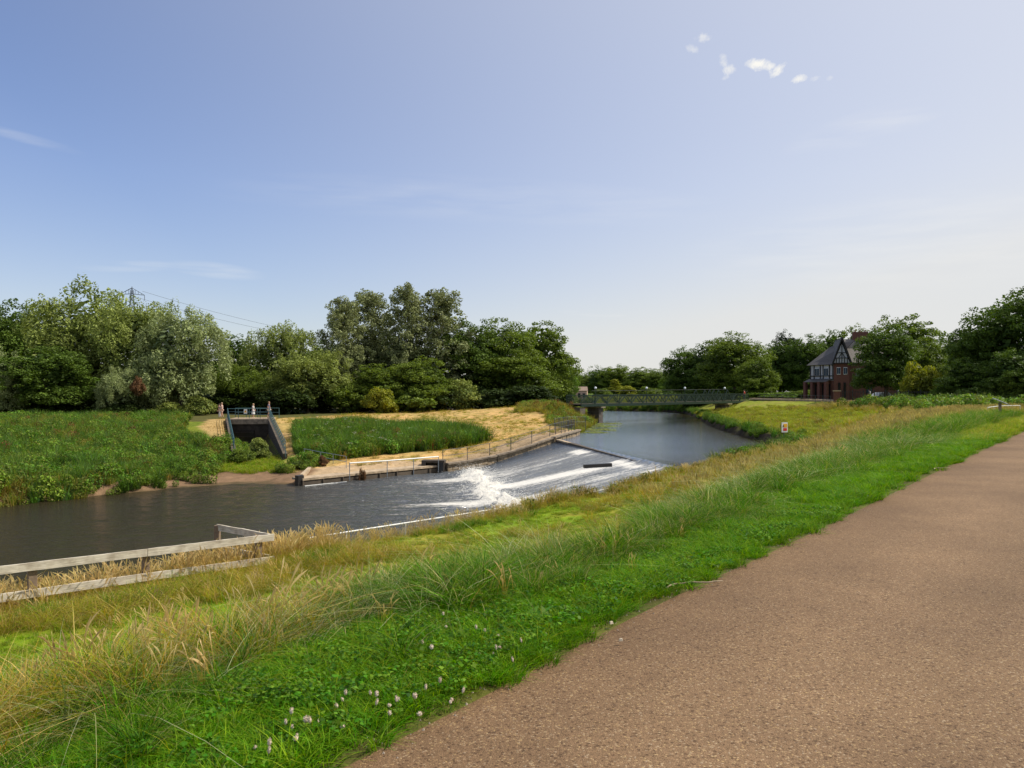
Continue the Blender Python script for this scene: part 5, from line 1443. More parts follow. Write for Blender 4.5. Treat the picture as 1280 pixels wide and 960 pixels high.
# far ledge
lr = [at(437, 591, 51.4), at(484, 585, 53.2), at(548, 576, 56.6)]
lr = [(p.x, p.y, .42) for p in lr]
railing('white_handrail', lr, .92, 1, M['steel'], 'thick white handrail on thin posts along the sandy ledge across the river', 2.2, .045, .028, topmat=M['white_paint'])
lk = [(-16.5, 61.0), (-14.6, 58.6), (-12.0, 55.6)]
railing('grey_handrail', [G(x, y) for x, y in lk], .85, 2, M['steel'], 'thin grey handrail between the sluice and the weed patch', 1.9, .022, .022)
# mesh fence on the curved wall
wf = [(x + a * .55, y + b * .55, z) for (x, y, z), (a, b) in zip(WALL, wnm)]
railing('mesh_fence', wf[:8] + [(6.0, 73.9, 2.46)], 1.0, 2, M['dark_steel'], 'dark mesh fence following the curved wall beside the weir', 1.75, .018, .03, cat='fence', mesh=True)
wf2 = [(4.0, 72.6, 2.5), (5.5, 75.6, 2.55), (7.4, 77.2, 2.5)]
railing('mesh_fence', wf2, 1.1, 2, M['dark_steel'], 'short dark mesh fence closing the upstream end of the wall', 1.2, .018, .03, cat='fence', mesh=True)


# ---- retaining wall by the weir: coping stones and masonry courses
def lerp_line(pts, t):
    acc = 0
    for i in range(len(pts) - 1):
        a, b = Vector(pts[i]), Vector(pts[i + 1]); L_ = (b - a).length
        if t <= acc + L_ or i == len(pts) - 2: return a + (b - a) * min(1, (t - acc) / L_), (b - a).normalized()
        acc += L_


wl3 = [Vector(p) for p in WALL]; wlen = sum((wl3[i + 1] - wl3[i]).length for i in range(len(wl3) - 1))
wall = empty('retaining_wall', WALL[0], 0, 'curved brown stone retaining wall along the far side of the weir', 'wall'); wo = Vector(WALL[0])
n_ = int(wlen / .95)
core = MB()
for i_ in range(len(wl3) - 1): core.bar(wl3[i_] - wo + Vector((wnm[i_][0] * .2, wnm[i_][1] * .2, -1.0)), wl3[i_ + 1] - wo + Vector((wnm[i_ + 1][0] * .2, wnm[i_ + 1][1] * .2, -1.0)), .30, 1.75)
core.build('core', M['dark_concrete'], wall)
for i in range(n_):
    p, d_ = lerp_line(wl3, wlen * (i + .5) / n_); L_ = wlen / n_ - .015
    q = Vector((-d_.y, d_.x, 0)).normalized()
    mb = MB().bar(p - d_ * L_ / 2 - wo + q * .02 + Vector((0, 0, -.03 + random.uniform(-.012, .012))), p + d_ * L_ / 2 - wo + q * .02 + Vector((0, 0, -.03)), .46, .12)
    mb.build('coping_stone', M['concrete'], wall)
    z = p.z - .10; row = 0
    bot = (-.9 if i < n_ * .42 else (.2 if i < n_ * .62 else 1.2))
    while z > bot:
        hh = .22 + random.uniform(-.02, .02)
        mb = MB(); sh = .24 if row % 2 else 0
        a0 = -L_ / 2 + (0 if row % 2 == 0 else 0)
        cuts = [a0, a0 + L_ * random.uniform(.35, .65), -a0]
        for c0, c1 in zip(cuts[:-1], cuts[1:]):
            jut = random.uniform(-.025, .02)
            mb.bar(p + d_ * (c0 + .012) - wo + q * (.12 + jut) + Vector((0, 0, z - p.z - hh / 2)), p + d_ * (c1 - .012) - wo + q * (.12 + jut) + Vector((0, 0, z - p.z - hh / 2)), .40, hh - .02)
        mb.build('stone', M['wall_stone'] if 'wall_stone' in M else M['concrete'], wall)
        z -= hh; row += 1
# ---- ledge wall with dark timber face, corner block and little wing wall
ledge = empty('river_ledge', (LEDGE[0][0], LEDGE[0][1], 0), 0, 'low stained concrete ledge along the water left of the weir', 'ledge'); lo = Vector((LEDGE[0][0], LEDGE[0][1], 0))
a, b = Vector((*LEDGE[0], 0)), Vector((*LEDGE[1], 0)); ld = (b - a).normalized(); lq = Vector((-ld.y, ld.x, 0)); LL = (b - a).length
MB().bar(lq * .5 + Vector((0, 0, .40)), ld * LL + lq * .5 + Vector((0, 0, .45)), 1.3, .14).build('slab', M['sand_concrete'], ledge)
for i in range(int(LL / 1.55)):
    c0, c1 = i * 1.55 + .03, (i + 1) * 1.55 - .03
    MB().bar(ld * c0 - lq * .02 + Vector((0, 0, .12)), ld * c1 - lq * .02 + Vector((0, 0, .14)), .16, .30).build('plank', M['dark_concrete'], ledge)
    MB().bar(ld * c0 - lq * .10 + Vector((0, 0, -.18)), ld * c1 - lq * .10 + Vector((0, 0, -.18)), .20, .26).build('plank', M['wet_concrete'], ledge)
    MB().tube(ld * (c0 - .03) - lq * .14 + Vector((0, 0, -.8)), ld * (c0 - .03) - lq * .14 + Vector((0, 0, .34)), .07, n=7).build('pile', M['dark_concrete'], ledge)
MB().box((-.15, .05, .02), (.42, .42, 1.3), rz=.8).build('corner_post', M['wet_concrete'], ledge)
MB().bar((-.1, .3, .55), (-.75, 5.0, .62), .22, .30).build('wing_wall', M['sand_concrete'], ledge)
MB().bar((.3, -.35, .02), (3.4 * ld.x + .2, 3.4 * ld.y - .55, .03), .10, .05).build('step', M['white_paint'], ledge)
blk = empty('outfall_block', (-5.3, 58.5, 0), 0, 'dark square outfall block where the ledge meets the stone wall', 'outfall')
MB().box((0, .25, .1), (.30, 1.1, 1.5), rz=-.1).build('pier', M['wet_concrete'], blk)
MB().box((-1.35, .1, .1), (.30, 1.1, 1.4), rz=-.1).build('pier', M['wet_concrete'], blk)
MB().box((-.67, .2, .83), (1.75, 1.0, .16), rz=-.05).build('slab', M['dark_concrete'], blk)
MB().box((-.67, .62, .1), (1.3, .1, 1.3), rz=-.05).build('shutter', M['concrete'], blk)

# ---- weir crest and the baulk lying on the apron
cr = empty('weir_crest', (CREST[0], CREST[1], 1.9), 0, 'thin concrete sill across the top of the weir', 'weir')
c2 = Vector((CREST[0] - .9 * CDIR[0] * 0, CREST[1], 1.9)); dirc = Vector((CDIR[0], CDIR[1], 0)); nc = Vector((CN[0], CN[1], 0))
nseg = 15
for i in range(nseg):
    a_ = -1.0 + i * 1.25; b_ = a_ + 1.22
    top = .17 - .013 * i
    MB().bar(dirc * a_ + nc * .1 + Vector((0, 0, top - .06)), dirc * b_ + nc * .1 + Vector((0, 0, top - .073)), .34, .12).build('sill_block', M['sand_concrete'] if i < 3 else M['dark_concrete'], cr)
    MB().bar(dirc * a_ + nc * .20 + Vector((0, 0, top - .26)), dirc * b_ + nc * .20 + Vector((0, 0, top - .27)), .14, .34).build('face_block', M['wet_concrete'], cr)
bk = at(747, 585.5, 45.5)
mbb = MB(); mbb.bar((-.85, -.25, 0), (.85, .20, .05), .26, .22)
baulk = mbb.build('timber_baulk', M['wet_concrete'], None, bevel=.03); baulk.location = (bk.x, bk.y, 1.72)
tag(baulk, 'black timber baulk stranded in white water on the weir', 'timber')

# ---- sluice / culvert with bridge deck, wing walls and blue green railings
cv = empty('sluice_culvert', (-27.2, 86.0, .5), 0, 'concrete sluice with dark mouth and sloping wing walls under a small bridge', 'sluice'); co = Vector(cv.location)
for (a0, a1), sgn in ((CR, 1), (CL, -1)):
    A_, B_ = Vector(a0), Vector(a1); d_ = B_ - A_; d2 = Vector((d_.x, d_.y, 0)).normalized(); q = Vector((d2.y, -d2.x, 0))
    w = .17; vs = []
    for P0 in (A_, B_):
        for s2 in (-w, w):
            for z in (-.4, P0.z): vs.append(Vector((P0.x, P0.y, z)) + q * s2 - co)
    mb = MB().add(vs, [(0, 4, 5, 1), (2, 3, 7, 6), (0, 1, 3, 2), (4, 6, 7, 5), (1, 5, 7, 3)])
    mb.build('wing_wall', M['shaded_wall'], cv)
    MB().bar(A_ - co + Vector((0, 0, .06)), B_ - co + Vector((0, 0, .05)), .36, .12).build('coping', M['dark_concrete'], cv)
MB().bar(Vector((-31.3, 84.3, 2.86)) - co, Vector((-26.7, 85.0, 2.86)) - co, 1.7, .55).build('deck_beam', M['concrete'], cv)
MB().bar(Vector((-31.4, 86.4, 3.06)) - co, Vector((-26.9, 87.1, 3.06)) - co, 3.4, .22).build('deck', M['sand_concrete'], cv)
MB().bar(Vector((-31.1, 83.9, 1.2)) - co, Vector((-26.5, 84.5, 1.2)) - co, .3, 3.2).build('head_wall', M['shaded_wall'], cv)
MB().bar(Vector((-30.2, 83.82, 1.1)) - co, Vector((-28.2, 84.08, 1.1)) - co, .14, 1.7).build('sluice_gate', M['dark_glass'], cv)
for z in (.7, 1.2, 1.7): MB().bar(Vector((-30.2, 83.66, z)) - co, Vector((-28.2, 83.92, z)) - co, .1, .07).build('gate_beam', M['wet_concrete'], cv)
railing('blue_green_railing', [(-31.5, 85.0, 3.15), (-26.9, 85.7, 3.15)], 1.1, 3, M['blue_green_paint'], 'front railing of the sluice bridge carrying a yellow sign', 1.15, .03, .035)
railing('blue_green_railing', [(-31.7, 88.0, 3.15), (-26.9, 88.7, 3.15)], 1.1, 2, M['blue_green_paint'], 'back railing of the sluice bridge under the dark trees', 1.15, .03, .035)
railing('blue_green_railing', [(a_[0], a_[1], a_[2] + .1) for a_ in CR], 1.05, 3, M['blue_green_paint'], 'long railing stepping down the right wing wall of the sluice', 1.6, .028, .03)
railing('blue_green_railing', [(a_[0], a_[1], a_[2] + .1) for a_ in CL], 1.05, 3, M['blue_green_paint'], 'long railing stepping down the left wing wall of the sluice', 1.6, .028, .03)
sg = empty('warning_sign', (-29.55, 85.15, 3.95), .15, 'small yellow and white warning sign on the sluice bridge railing', 'sign')
MB().box((0, 0, 0), (.36, .02, .50)).build('panel', M['white_paint'], sg)
MB().add([(-.15, -.014, -.12), (.15, -.014, -.12), (0, -.014, .19), (-.15, -.012, -.12), (.15, -.012, -.12), (0, -.012, .19)], [(0, 1, 2), (5, 4, 3), (0, 3, 4, 1), (1, 4, 5, 2), (2, 5, 3, 0)]).build('triangle', M['yellow'], sg)
MB().box((0, -.016, .0), (.03, .006, .13)).build('mark', M['black'], sg)

# ---- footbridge
A_, B_ = Vector((8.0, 99.6, 4.5)), Vector((38.6, 129.2, 4.62)); bdir = (B_ - A_).normalized(); bq = Vector((-bdir.y, bdir.x, 0)).normalized(); BL = (B_ - A_).length
br = empty('footbridge', (A_.x, A_.y, 4.1), 0, 'long dark green steel footbridge crossing the river on stone piers', 'footbridge'); bo = Vector(br.location)
for sd in (-1, 1):
    e = bq * sd * 1.25
    MB().bar(A_ + e - bo + Vector((0, 0, -.14)), B_ + e - bo + Vector((0, 0, -.14)), .16, .34).build('girder', M['green_dark'] if 'green_dark' in M else M['green_paint'], br)
    MB().bar(A_ + e - bo + Vector((0, 0, 1.18)), B_ + e - bo + Vector((0, 0, 1.18)), .09, .09).build('top_rail', M['green_paint'], br)
    nb = 16
    for i in range(nb + 1):
        p = A_ + (B_ - A_) * i / nb + e - bo
        MB().bar(p, p + Vector((0, 0, 1.18)), .07, .07).build('upright', M['green_paint'], br)
    pnl = BL / nb
    for i in range(nb):
        a_ = A_ + (B_ - A_) * i / nb + e - bo; b_ = A_ + (B_ - A_) * (i + 1) / nb + e - bo; m_ = (a_ + b_) / 2
        up = 1.18 if (3 <= i <= 10) is False and i not in (11, 12, 13) else 1.18
        if 1 <= i <= 14:
            ht = 1.85 if i in (11, 12, 13) else 1.16
            MB().bar(a_ + Vector((0, 0, .05)), m_ + Vector((0, 0, ht)), .10, .10).build('diagonal', M['green_paint'], br)
            MB().bar(b_ + Vector((0, 0, .05)), m_ + Vector((0, 0, ht)), .10, .10).build('diagonal', M['green_paint'], br)
        mb = MB(); nv = 18
        for v in range(nv + 1):
            q = a_ + (b_ - a_) * v / nv; mb.bar(q + Vector((0, 0, .05)), q + Vector((0, 0, 1.15)), .020, .008, up=tuple(bq))
        for h_ in range(11): mb.bar(a_ + Vector((0, 0, .08 + h_ * .10)), b_ + Vector((0, 0, .08 + h_ * .10)), .010, .020)
        mb.build('mesh_panel', M['green_paint'], br)
MB().bar(A_ - bo, B_ - bo, 2.4, .10).build('deck', M['dark_concrete'], br)
MB().bar(A_ + bq * 1.25 + (B_ - A_) * .12 - bo + Vector((0, 0, 1.75)), B_ + bq * 1.25 - (B_ - A_) * .06 - bo + Vector((0, 0, 1.95)), .05, .05).build('cable_pipe', M['dark_steel'], br)
for px in (735, 799, 847, 897):
    k_ = (px - 640) / F; t = (k_ * A_.y - A_.x) / ((B_.x - A_.x) - k_ * (B_.y - A_.y)); p = A_ + (B_ - A_) * t - bq * 1.28 - bo
    lp = MB().tube(p + Vector((0, 0, 0)), p + Vector((0, 0, 1.95)), .045, .035, 8).build('lamp_post', M['green_paint'], br)
    MB().tube(p + Vector((0, 0, 1.93)), p + Vector((0, 0, 2.0)), .11, .11, 10).build('collar', M['dark_steel'], lp)
    MB().ball(p + Vector((0, 0, 2.12)), .17, 12, 8).build('lamp_globe', M['lamp_glass'], lp)


def pier(px, d_, ztop, w, zb, label):
    p = at(px, 500, d_); mb = MB()
    rz = math.atan2(bdir.y, bdir.x)
    o = empty('bridge_pier', (p.x, p.y, zb), rz, label, 'bridge pier', 'footbridge piers')
    z = zb; n_ = 0; ch = .38
    while z < ztop - .2:
        hgt = min(ch, ztop - .2 - z)
        for i_ in range(3):
            y0 = (i_ - 1) * .66 + (.2 if n_ % 2 else -.2)
            lo_, hi_ = max(-1.0, y0 - .475), min(1.0, y0 + .475)
            if i_ == 0: lo_ = -1.0
            if i_ == 2: hi_ = 1.0
            MB().box((random.uniform(-.012, .012), (lo_ + hi_) / 2, z - zb + hgt / 2), (w, hi_ - lo_ - .02, hgt - .02)).build('stone', M['pier_stone'], o)
        z += ch; n_ += 1
    MB().box((0, 0, ztop - zb - .1), (w + .12, 2.8, .16)).build('cap', M['concrete'], o)
    return o


M['pier_stone'] = simple_mat('dark pier stone', (.13, .105, .08), .95, .4, 2, .4)
pier(744, 102.6, 4.18, .85, 1.2, 'tall dark stone pier standing at the water edge under the left of the footbridge')
pier(903, 124.6, 4.28, 1.3, 2.4, 'short square stone pier on the grass under the right of the footbridge')
ab = MB().box((0, 0, -.75), (1.0, 2.6, 1.1), rz=math.atan2(bdir.y, bdir.x)).build('bridge_abutment', M['pier_stone']); ab.location = (8.2, 99.9, 4.3)
tag(ab, 'low stone abutment under the left end of the footbridge in the weeds', 'abutment')

# ---- half timbered house behind the right bank (local x to the right, y away)
hx = at(1052, 490, 122)
house = empty('timbered_house', (hx.x, hx.y, 4.75), radians(-14), 'tall red brick house with a black and white timbered gable', 'house')


def quad(name, pts, mat, parent=house, th=.12):
    p = [Vector(v) for v in pts]; n_ = (p[1] - p[0]).cross(p[-1] - p[0]).normalized() * th
    k_ = len(p); vs = p + [v - n_ for v in p]
    return MB().add(vs, [tuple(range(k_)), tuple(reversed(range(k_, 2 * k_)))] + [(i, (i + 1) % k_, k_ + (i + 1) % k_, k_ + i) [::-1] for i in range(k_)]).build(name, mat, parent)


EZ, AZ = 6.0, 10.0
# walls: right block, gable bay, left block turned back by 50 degrees
MB().box((4.6, 3.6, EZ / 2), (7.2, 5.6, EZ)).build('wall', M['brick'], house)
MB().box((0, 3.0, EZ / 2), (2.3, 6.0, EZ)).build('wall', M['brick'], house)
quad('gable_wall', [(-1.15, 0, EZ), (1.15, 0, EZ), (0, 0, AZ - .9)], M['plaster'], th=-.2)
lb_ = empty('x', (0, 0, 0)); bpy.data.objects.remove(lb_)
cL, sL = cos(radians(128)), sin(radians(128))


def LW(u_, v_, z): return (-1.15 + cL * u_ - sL * v_ * -1 * 0 - v_ * 0 + v_ * .79, .2 + sL * u_ + v_ * .62, z)


quad('left_wall', [LW(0, 0, 0), LW(0, 0, 3.2), LW(4.9, 0, 3.2), LW(4.9, 0, 0)], M['brick'])
quad('upper_wall', [LW(0, 0, 3.2), LW(0, 0, EZ - .1), LW(4.9, 0, EZ - .1), LW(4.9, 0, 3.2)], M['plaster'])
quad('end_wall', [LW(4.9, 0, 0), LW(4.9, 0, EZ), LW(4.9, 5, EZ), LW(4.9, 5, 0)], M['brick'])
# roofs
quad('roof', [(-1.5, -.35, EZ - .35), (-1.5 + .0, 6, EZ - .35), (0, 6, AZ), (0, -.35, AZ)][::-1], M['slate'])
quad('roof', [(1.5, -.35, EZ - .35), (0, -.35, AZ), (0, 6, AZ), (1.5, 6, EZ - .35)][::-1], M['slate'])
quad('right_roof', [(.75, .5, EZ + .0), (8.6, .5, EZ), (8.3, 3.8, AZ - .02), (0, 3.8, AZ - .02)], M['sunlit_slate'])
quad('right_roof_back', [(8.6, 7.0, EZ), (.4, 7.0, EZ), (.4, 3.8, AZ - .03), (8.3, 3.8, AZ - .03)], M['slate'])
quad('left_roof', [LW(-.1, -.4, EZ - .25), LW(-1.2, 3.2, AZ - .3), LW(4.0, 3.4, AZ - 1.2), LW(5.3, -.4, EZ - .25)], M['slate'])
quad('porch_roof', [LW(.4, -1.3, 3.0), LW(.4, 0, 3.5), LW(5.1, 0, 3.5), LW(5.1, -1.3, 3.0)], M['slate'])
for u_ in (.5, 1.9, 3.4, 4.9):
    p0 = Vector(LW(u_, -1.05, 0)); MB().box((p0.x, p0.y, 1.5), (.5, .5, 3.0), rz=radians(38)).build('porch_pillar', M['brick'], house)
ch = MB().box((3.4, 3.8, AZ + .35), (2.3, .8, 1.5)).build('chimney', M['brick'], house)
for k_ in (-.75, 0, .75): MB().tube((3.4 + k_, 3.8, AZ + 1.05), (3.4 + k_, 3.8, AZ + 1.4), .14, .11, 8).build('chimney_pot', M['tile_roof'], ch)
# timbers of the gable
tz = lambda x: EZ + (AZ - .9 - EZ) * (1 - abs(x) / 1.15)
for (p0, p1) in [((-1.3, EZ - .1), (1.3, EZ - .1)), ((-.95, EZ + .75), (.95, EZ + .75)), ((-.55, EZ + 1.6), (.55, EZ + 1.6)), ((0, EZ), (0, AZ - .9)), ((-.5, EZ + .75), (0, EZ + 1.6)), ((.5, EZ + .75), (0, EZ + 1.6)), ((-.4, EZ), (-.4, EZ + .75)), ((.4, EZ), (.4, EZ + .75)), ((-.8, EZ), (-.8, EZ + .7)), ((.8, EZ), (.8, EZ + .7))]:
    MB().bar((p0[0], -.24, p0[1]), (p1[0], -.24, p1[1]), .10, .16, up=(0, 1, 0)).build('timber', M['black_timber'], house)
for s2 in (-1, 1): MB().bar((s2 * 1.55, -.40, EZ - .45), (0, -.40, AZ + .05), .14, .34, up=(0, 1, 0)).build('bargeboard', M['black_timber'], house)


def win(c, w, h, rz=0, frame=M['white_paint'], parent=house):
    f = MB().box(c, (w, .10, h), rz=rz).build('window', frame, parent)
    d_ = Vector((sin(rz), -cos(rz), 0)) * .045; r_ = Vector((cos(rz), sin(rz), 0))
    for s2 in (-1, 1): MB().box(Vector(c) + d_ + r_ * s2 * w * .235, (w * .40, .06, h * .86), rz=rz).build('pane', M['glass'], f)
    return f


win((-.45, -.03, 4.7), .55, 1.15); win((.55, -.03, 4.7), .55, 1.15)
for x in (-.35, .45): MB().box((x, -.02, 1.7), (.36, .12, 2.3)).build('window', M['dark_glass'], house)
win((2.6, .77, 4.5), .7, 1.1); win((5.2, .77, 4.5), .7, 1.1); win((4.2, .77, 1.8), .9, 1.4, frame=M['dark_glass'])
rzL = math.atan2(sL, cL) - pi
for u_ in (1.45, 3.35):
    p0 = Vector(LW(u_, -.05, 4.6)); win(p0, 1.0, 1.3, rz=rzL)
for u_ in (.1, .8, 2.1, 2.7, 4.0, 4.8):
    p0 = Vector(LW(u_, -.07, 3.3)); p1 = Vector(LW(u_, -.07, EZ - .15)); MB().bar(p0, p1, .16, .10).build('timber', M['black_timber'], house)
for z in (3.35, 3.95, EZ - .2): MB().bar(LW(0, -.075, z), LW(4.9, -.075, z), .10, .14).build('timber', M['black_timber'], house)
for u_ in (1.2, 2.65, 4.15):
    p0 = Vector(LW(u_, -.03, 1.35)); MB().box(p0, (1.1, .1, 2.5), rz=rzL).build('doorway', M['dark_glass'], house)

# ---- pink cottage beyond the left bank
hp = at(717, 490, 178)
cot = empty('pink_cottage', (hp.x, hp.y, 4.0), radians(-8), 'low pink rendered cottage with brown roof among distant trees', 'cottage')
cz0 = 0
MB().box((-1.3 - .7, 0, 1.3), (1.8, 3.5, 2.9)).build('wall', M['pink_render'], cot)
MB().box((1.2, 1.2, 1.2), (3.8, 3.5, 2.5)).build('wall', M['pink_render'], cot)
quad('roof', [(-3.1, -1.95, 2.65), (-.95, -1.95, 2.65), (-1.0, 0, 3.3), (-3.0, 0, 3.3)], M['tile_roof'], cot)
quad('roof', [(-1.0, -.75, 2.4), (3.35, -.75, 2.4), (3.1, 1.2, 3.35), (-1.0, 1.2, 3.35)], M['tile_roof'], cot)
for x in (.2, 1.3, 2.4): MB().box((x, -.56, 1.3), (.6, .08, 1.0)).build('window', M['dark_glass'], cot)
MB().box((-2.1, -1.77, 1.5), (.5, .08, .8)).build('window', M['dark_glass'], cot)

# ---- gate pillar and iron railings in front of the house
gp = at(1046, 504, 103)
pil = empty('gate_pillar', (gp.x, gp.y, 4.55), radians(-20), 'square red brick gate pillar with pale cap at the end of the railings', 'pillar')
for i in range(8): MB().box((random.uniform(-.006, .006), 0, .11 + i * .205), (.82, .82, .192)).build('brick_course', M['brick'], pil)
MB().box((0, 0, 1.71), (1.0, 1.0, .14)).build('cap', M['sand_concrete'], pil)
ga, gb = Vector((gp.x + .6, gp.y - .3, 4.6)), Vector((51.5, 92.5, 4.6))
gr_ = empty('iron_railings', ga, 0, 'tall black iron railings right of the brick gate pillar', 'railings'); n_ = 34
gL = (gb - ga)
for i in range(n_ + 1):
    p = gL * i / n_; big = i % 4 == 0
    MB().bar(p + Vector((0, 0, -.2)), p + Vector((0, 0, 1.75 if big else 1.6)), .10 if big else .035).build('post' if big else 'bar', M['black_iron'], gr_)
for z in (.2, 1.5): MB().bar(Vector((0, 0, z)), gL + Vector((0, 0, z)), .04, .05).build('rail', M['black_iron'], gr_)
ga2, gb2 = Vector((gp.x - .6, gp.y + .5, 4.7)), Vector((41.2, 128, 4.9))
railing('low_fence', [tuple(ga2), tuple(gb2)], .85, 2, M['dark_steel'], 'low thin dark fence between the gate pillar and the footbridge', 2.2, .02, .03, cat='fence')
bp = at(1278, 493, 84)
pil2 = empty('brick_pillar', (bp.x, bp.y, 4.3), radians(-20), 'tall brick pillar with stone cap at the right edge of the photo', 'pillar')
for i in range(13): MB().box((random.uniform(-.006, .006), 0, .11 + i * .205), (1.15, 1.15, .192)).build('brick_course', M['brick'], pil2)
MB().box((0, 0, 2.76), (1.35, 1.35, .16)).build('cap', M['concrete'], pil2)
railing('thin_handrail', [G(30.6, 49.4), G(33.2, 52.3), G(35.2, 53.2)], .66, 1, M['white_paint'], 'thin pale handrail behind the information board', 2.0, .022, .018)

# ---- low pale kerb along the path in front of the house
M['pale_stone'] = simple_mat('pale orange stone', (.62, .45, .29), .9, .2, 3, .2)
kp = [(40.0, 127.0, 4.85), (44.4, 111, 4.8), (48.3, 95, 4.7), (49.0, 84, 4.62)]
kerb = empty('kerb', kp[0], 0, 'long pale orange stone kerb along the path top from the footbridge past the house', 'kerb'); ko = Vector(kp[0])
klen = sum((Vector(kp[i + 1]) - Vector(kp[i])).length for i in range(3)); n_ = 30
for i in range(n_):
    p, d_ = lerp_line([Vector(v) for v in kp], klen * (i + .5) / n_); q_ = Vector((-d_.y, d_.x, 0)).normalized()
    L_ = klen / n_ - .03
    MB().bar(p - ko - d_ * L_ / 2 - q_ * .5 + Vector((0, 0, .12)), p - ko + d_ * L_ / 2 - q_ * .5 + Vector((0, 0, .12 + random.uniform(-.015, .015))), .9, .26).build('kerb_stone', M['pale_stone'], kerb)
# ---- information board
ip = at(1250, 520, 46)
bd = empty('information_board', (ip.x, ip.y, h1(ip.x, ip.y)), radians(-12), 'tilted grey information board on a single post beside the path', 'information board')
MB().bar((0, 0, -.2), (0, 0, .95), .13).build('post', M['post_wood'], bd)
T_ = Matrix.Rotation(radians(24), 3, 'Y') @ Matrix.Rotation(radians(9), 3, 'X')
MB().box((0.06, 0, 1.02), (.85, .55, .035), M=T_).build('panel', M['steel'], bd)
MB().box(Vector((0.06, 0, 1.02)) + T_ @ Vector((0, 0, .025)), (.78, .48, .008), M=T_).build('printed_sheet', M['plaster'], bd)

# ---- warning sign by the pool
sp = at(980, 562, 54)
ws = empty('warning_sign', (sp.x, sp.y, h1(sp.x, sp.y)), radians(24), 'white warning sign with orange and red panels on a grey post by the pool', 'sign')
zz0 = h1(sp.x, sp.y)
MB().tube((0, 0, -.4), (0, 0, 3.95 - zz0), .045, n=8).build('post', M['dark_steel'], ws)
zc = 3.62 - zz0
MB().box((0, -.06, zc), (.54, .025, .70)).build('panel', M['white_paint'], ws)
MB().box((.05, -.078, zc + .12), (.33, .012, .25)).build('orange_panel', M['yellow'], ws)
MB().box((.03, -.078, zc - .15), (.33, .012, .18)).build('red_panel', M['red'], ws)
MB().add([(-.19, -.086, zc + .05), (-.05, -.086, zc + .05), (-.12, -.086, zc + .19), (-.19, -.082, zc + .05), (-.05, -.082, zc + .05), (-.12, -.082, zc + .19)], [(0, 1, 2), (5, 4, 3), (0, 3, 4, 1), (1, 4, 5, 2), (2, 5, 3, 0)]).build('triangle', M['black'], ws)


# ---- pylon and power lines
def pylon():
    d_ = 310; p = at(165, 358, d_); base = 3.0; Ht = p.z - base
    root = empty('electricity_pylon', (p.x, p.y, base), radians(18), 'steel lattice pylon, only its tip showing above the willows', 'pylon')
    body = MB(); w = lambda z: .35 + (1 - z / Ht) ** 1.3 * 4.2
    zs_ = [0, 7, 13, 19, 24, 28.5, 32.5, 36, 39, 42, Ht - 3.5, Ht - 1.5]
    for z0, z1 in zip(zs_[:-1], zs_[1:]):
        c0 = [Vector((sx * w(z0), sy * w(z0), z0)) for sx, sy in ((-1, -1), (1, -1), (1, 1), (-1, 1))]; c1 = [Vector((sx * w(z1), sy * w(z1), z1)) for sx, sy in ((-1, -1), (1, -1), (1, 1), (-1, 1))]
        for i in range(4):
            j = (i + 1) % 4
            body.bar(c0[i], c1[i], .22); body.bar(c0[i], c1[j], .12); body.bar(c0[j], c1[i], .12); body.bar(c1[i], c1[j], .12)
    body.build('lattice_tower', M['pylon'], root)
    MB().tube((0, 0, Ht - 1.6), (0, 0, Ht), .3, .1, 5).build('peak', M['pylon'], root)
    for z, L_ in ((Ht - 3.0, 4.6), (Ht - 11, 7.5), (Ht - 19, 6.0)):
        for s2 in (-1, 1):
            am = MB()
            for y in (-.3, .3):
                am.bar((0, y, z), (s2 * L_, 0, z - .4), .2); am.bar((0, y, z + 2.4), (s2 * L_, 0, z - .4), .18)
                for k_ in range(1, 4): f_ = k_ / 4; am.bar((s2 * L_ * f_, y * (1 - f_), z - .4 * f_), (s2 * L_ * f_, y * (1 - f_), z + 2.4 - 2.8 * f_), .10)
            a_ = am.build('cross_arm', M['pylon'], root)
            MB().tube((s2 * L_, 0, z - .4), (s2 * L_, 0, z - 2.6), .12, n=6).build('insulator', M['pylon'], a_)
    return root


M['pylon'] = simple_mat('grey pylon steel', (.16, .18, .22), .5, .1, 5, 0)
pylon()
for i, (p0, p1, lb) in enumerate([((178, 364), (480, 430), 'upper power line sagging right from the pylon'), ((172, 372), (470, 432), 'lower power line sagging right from the pylon')]):
    a_ = at(p0[0], p0[1], 310); b_ = at(p1[0], p1[1], 420 if i < 2 else 290)
    mb = MB(); n_ = 24
    for k_ in range(n_):
        f0_, f1_ = k_ / n_, (k_ + 1) / n_
        s0, s1 = -3.0 * 4 * f0_ * (1 - f0_), -3.0 * 4 * f1_ * (1 - f1_)
        mb.bar(a_.lerp(b_, f0_) + Vector((0, 0, s0)), a_.lerp(b_, f1_) + Vector((0, 0, s1)), .10)
    tag(mb.build('power_line', M['pylon']), lb, 'power line', 'power lines of the pylon')


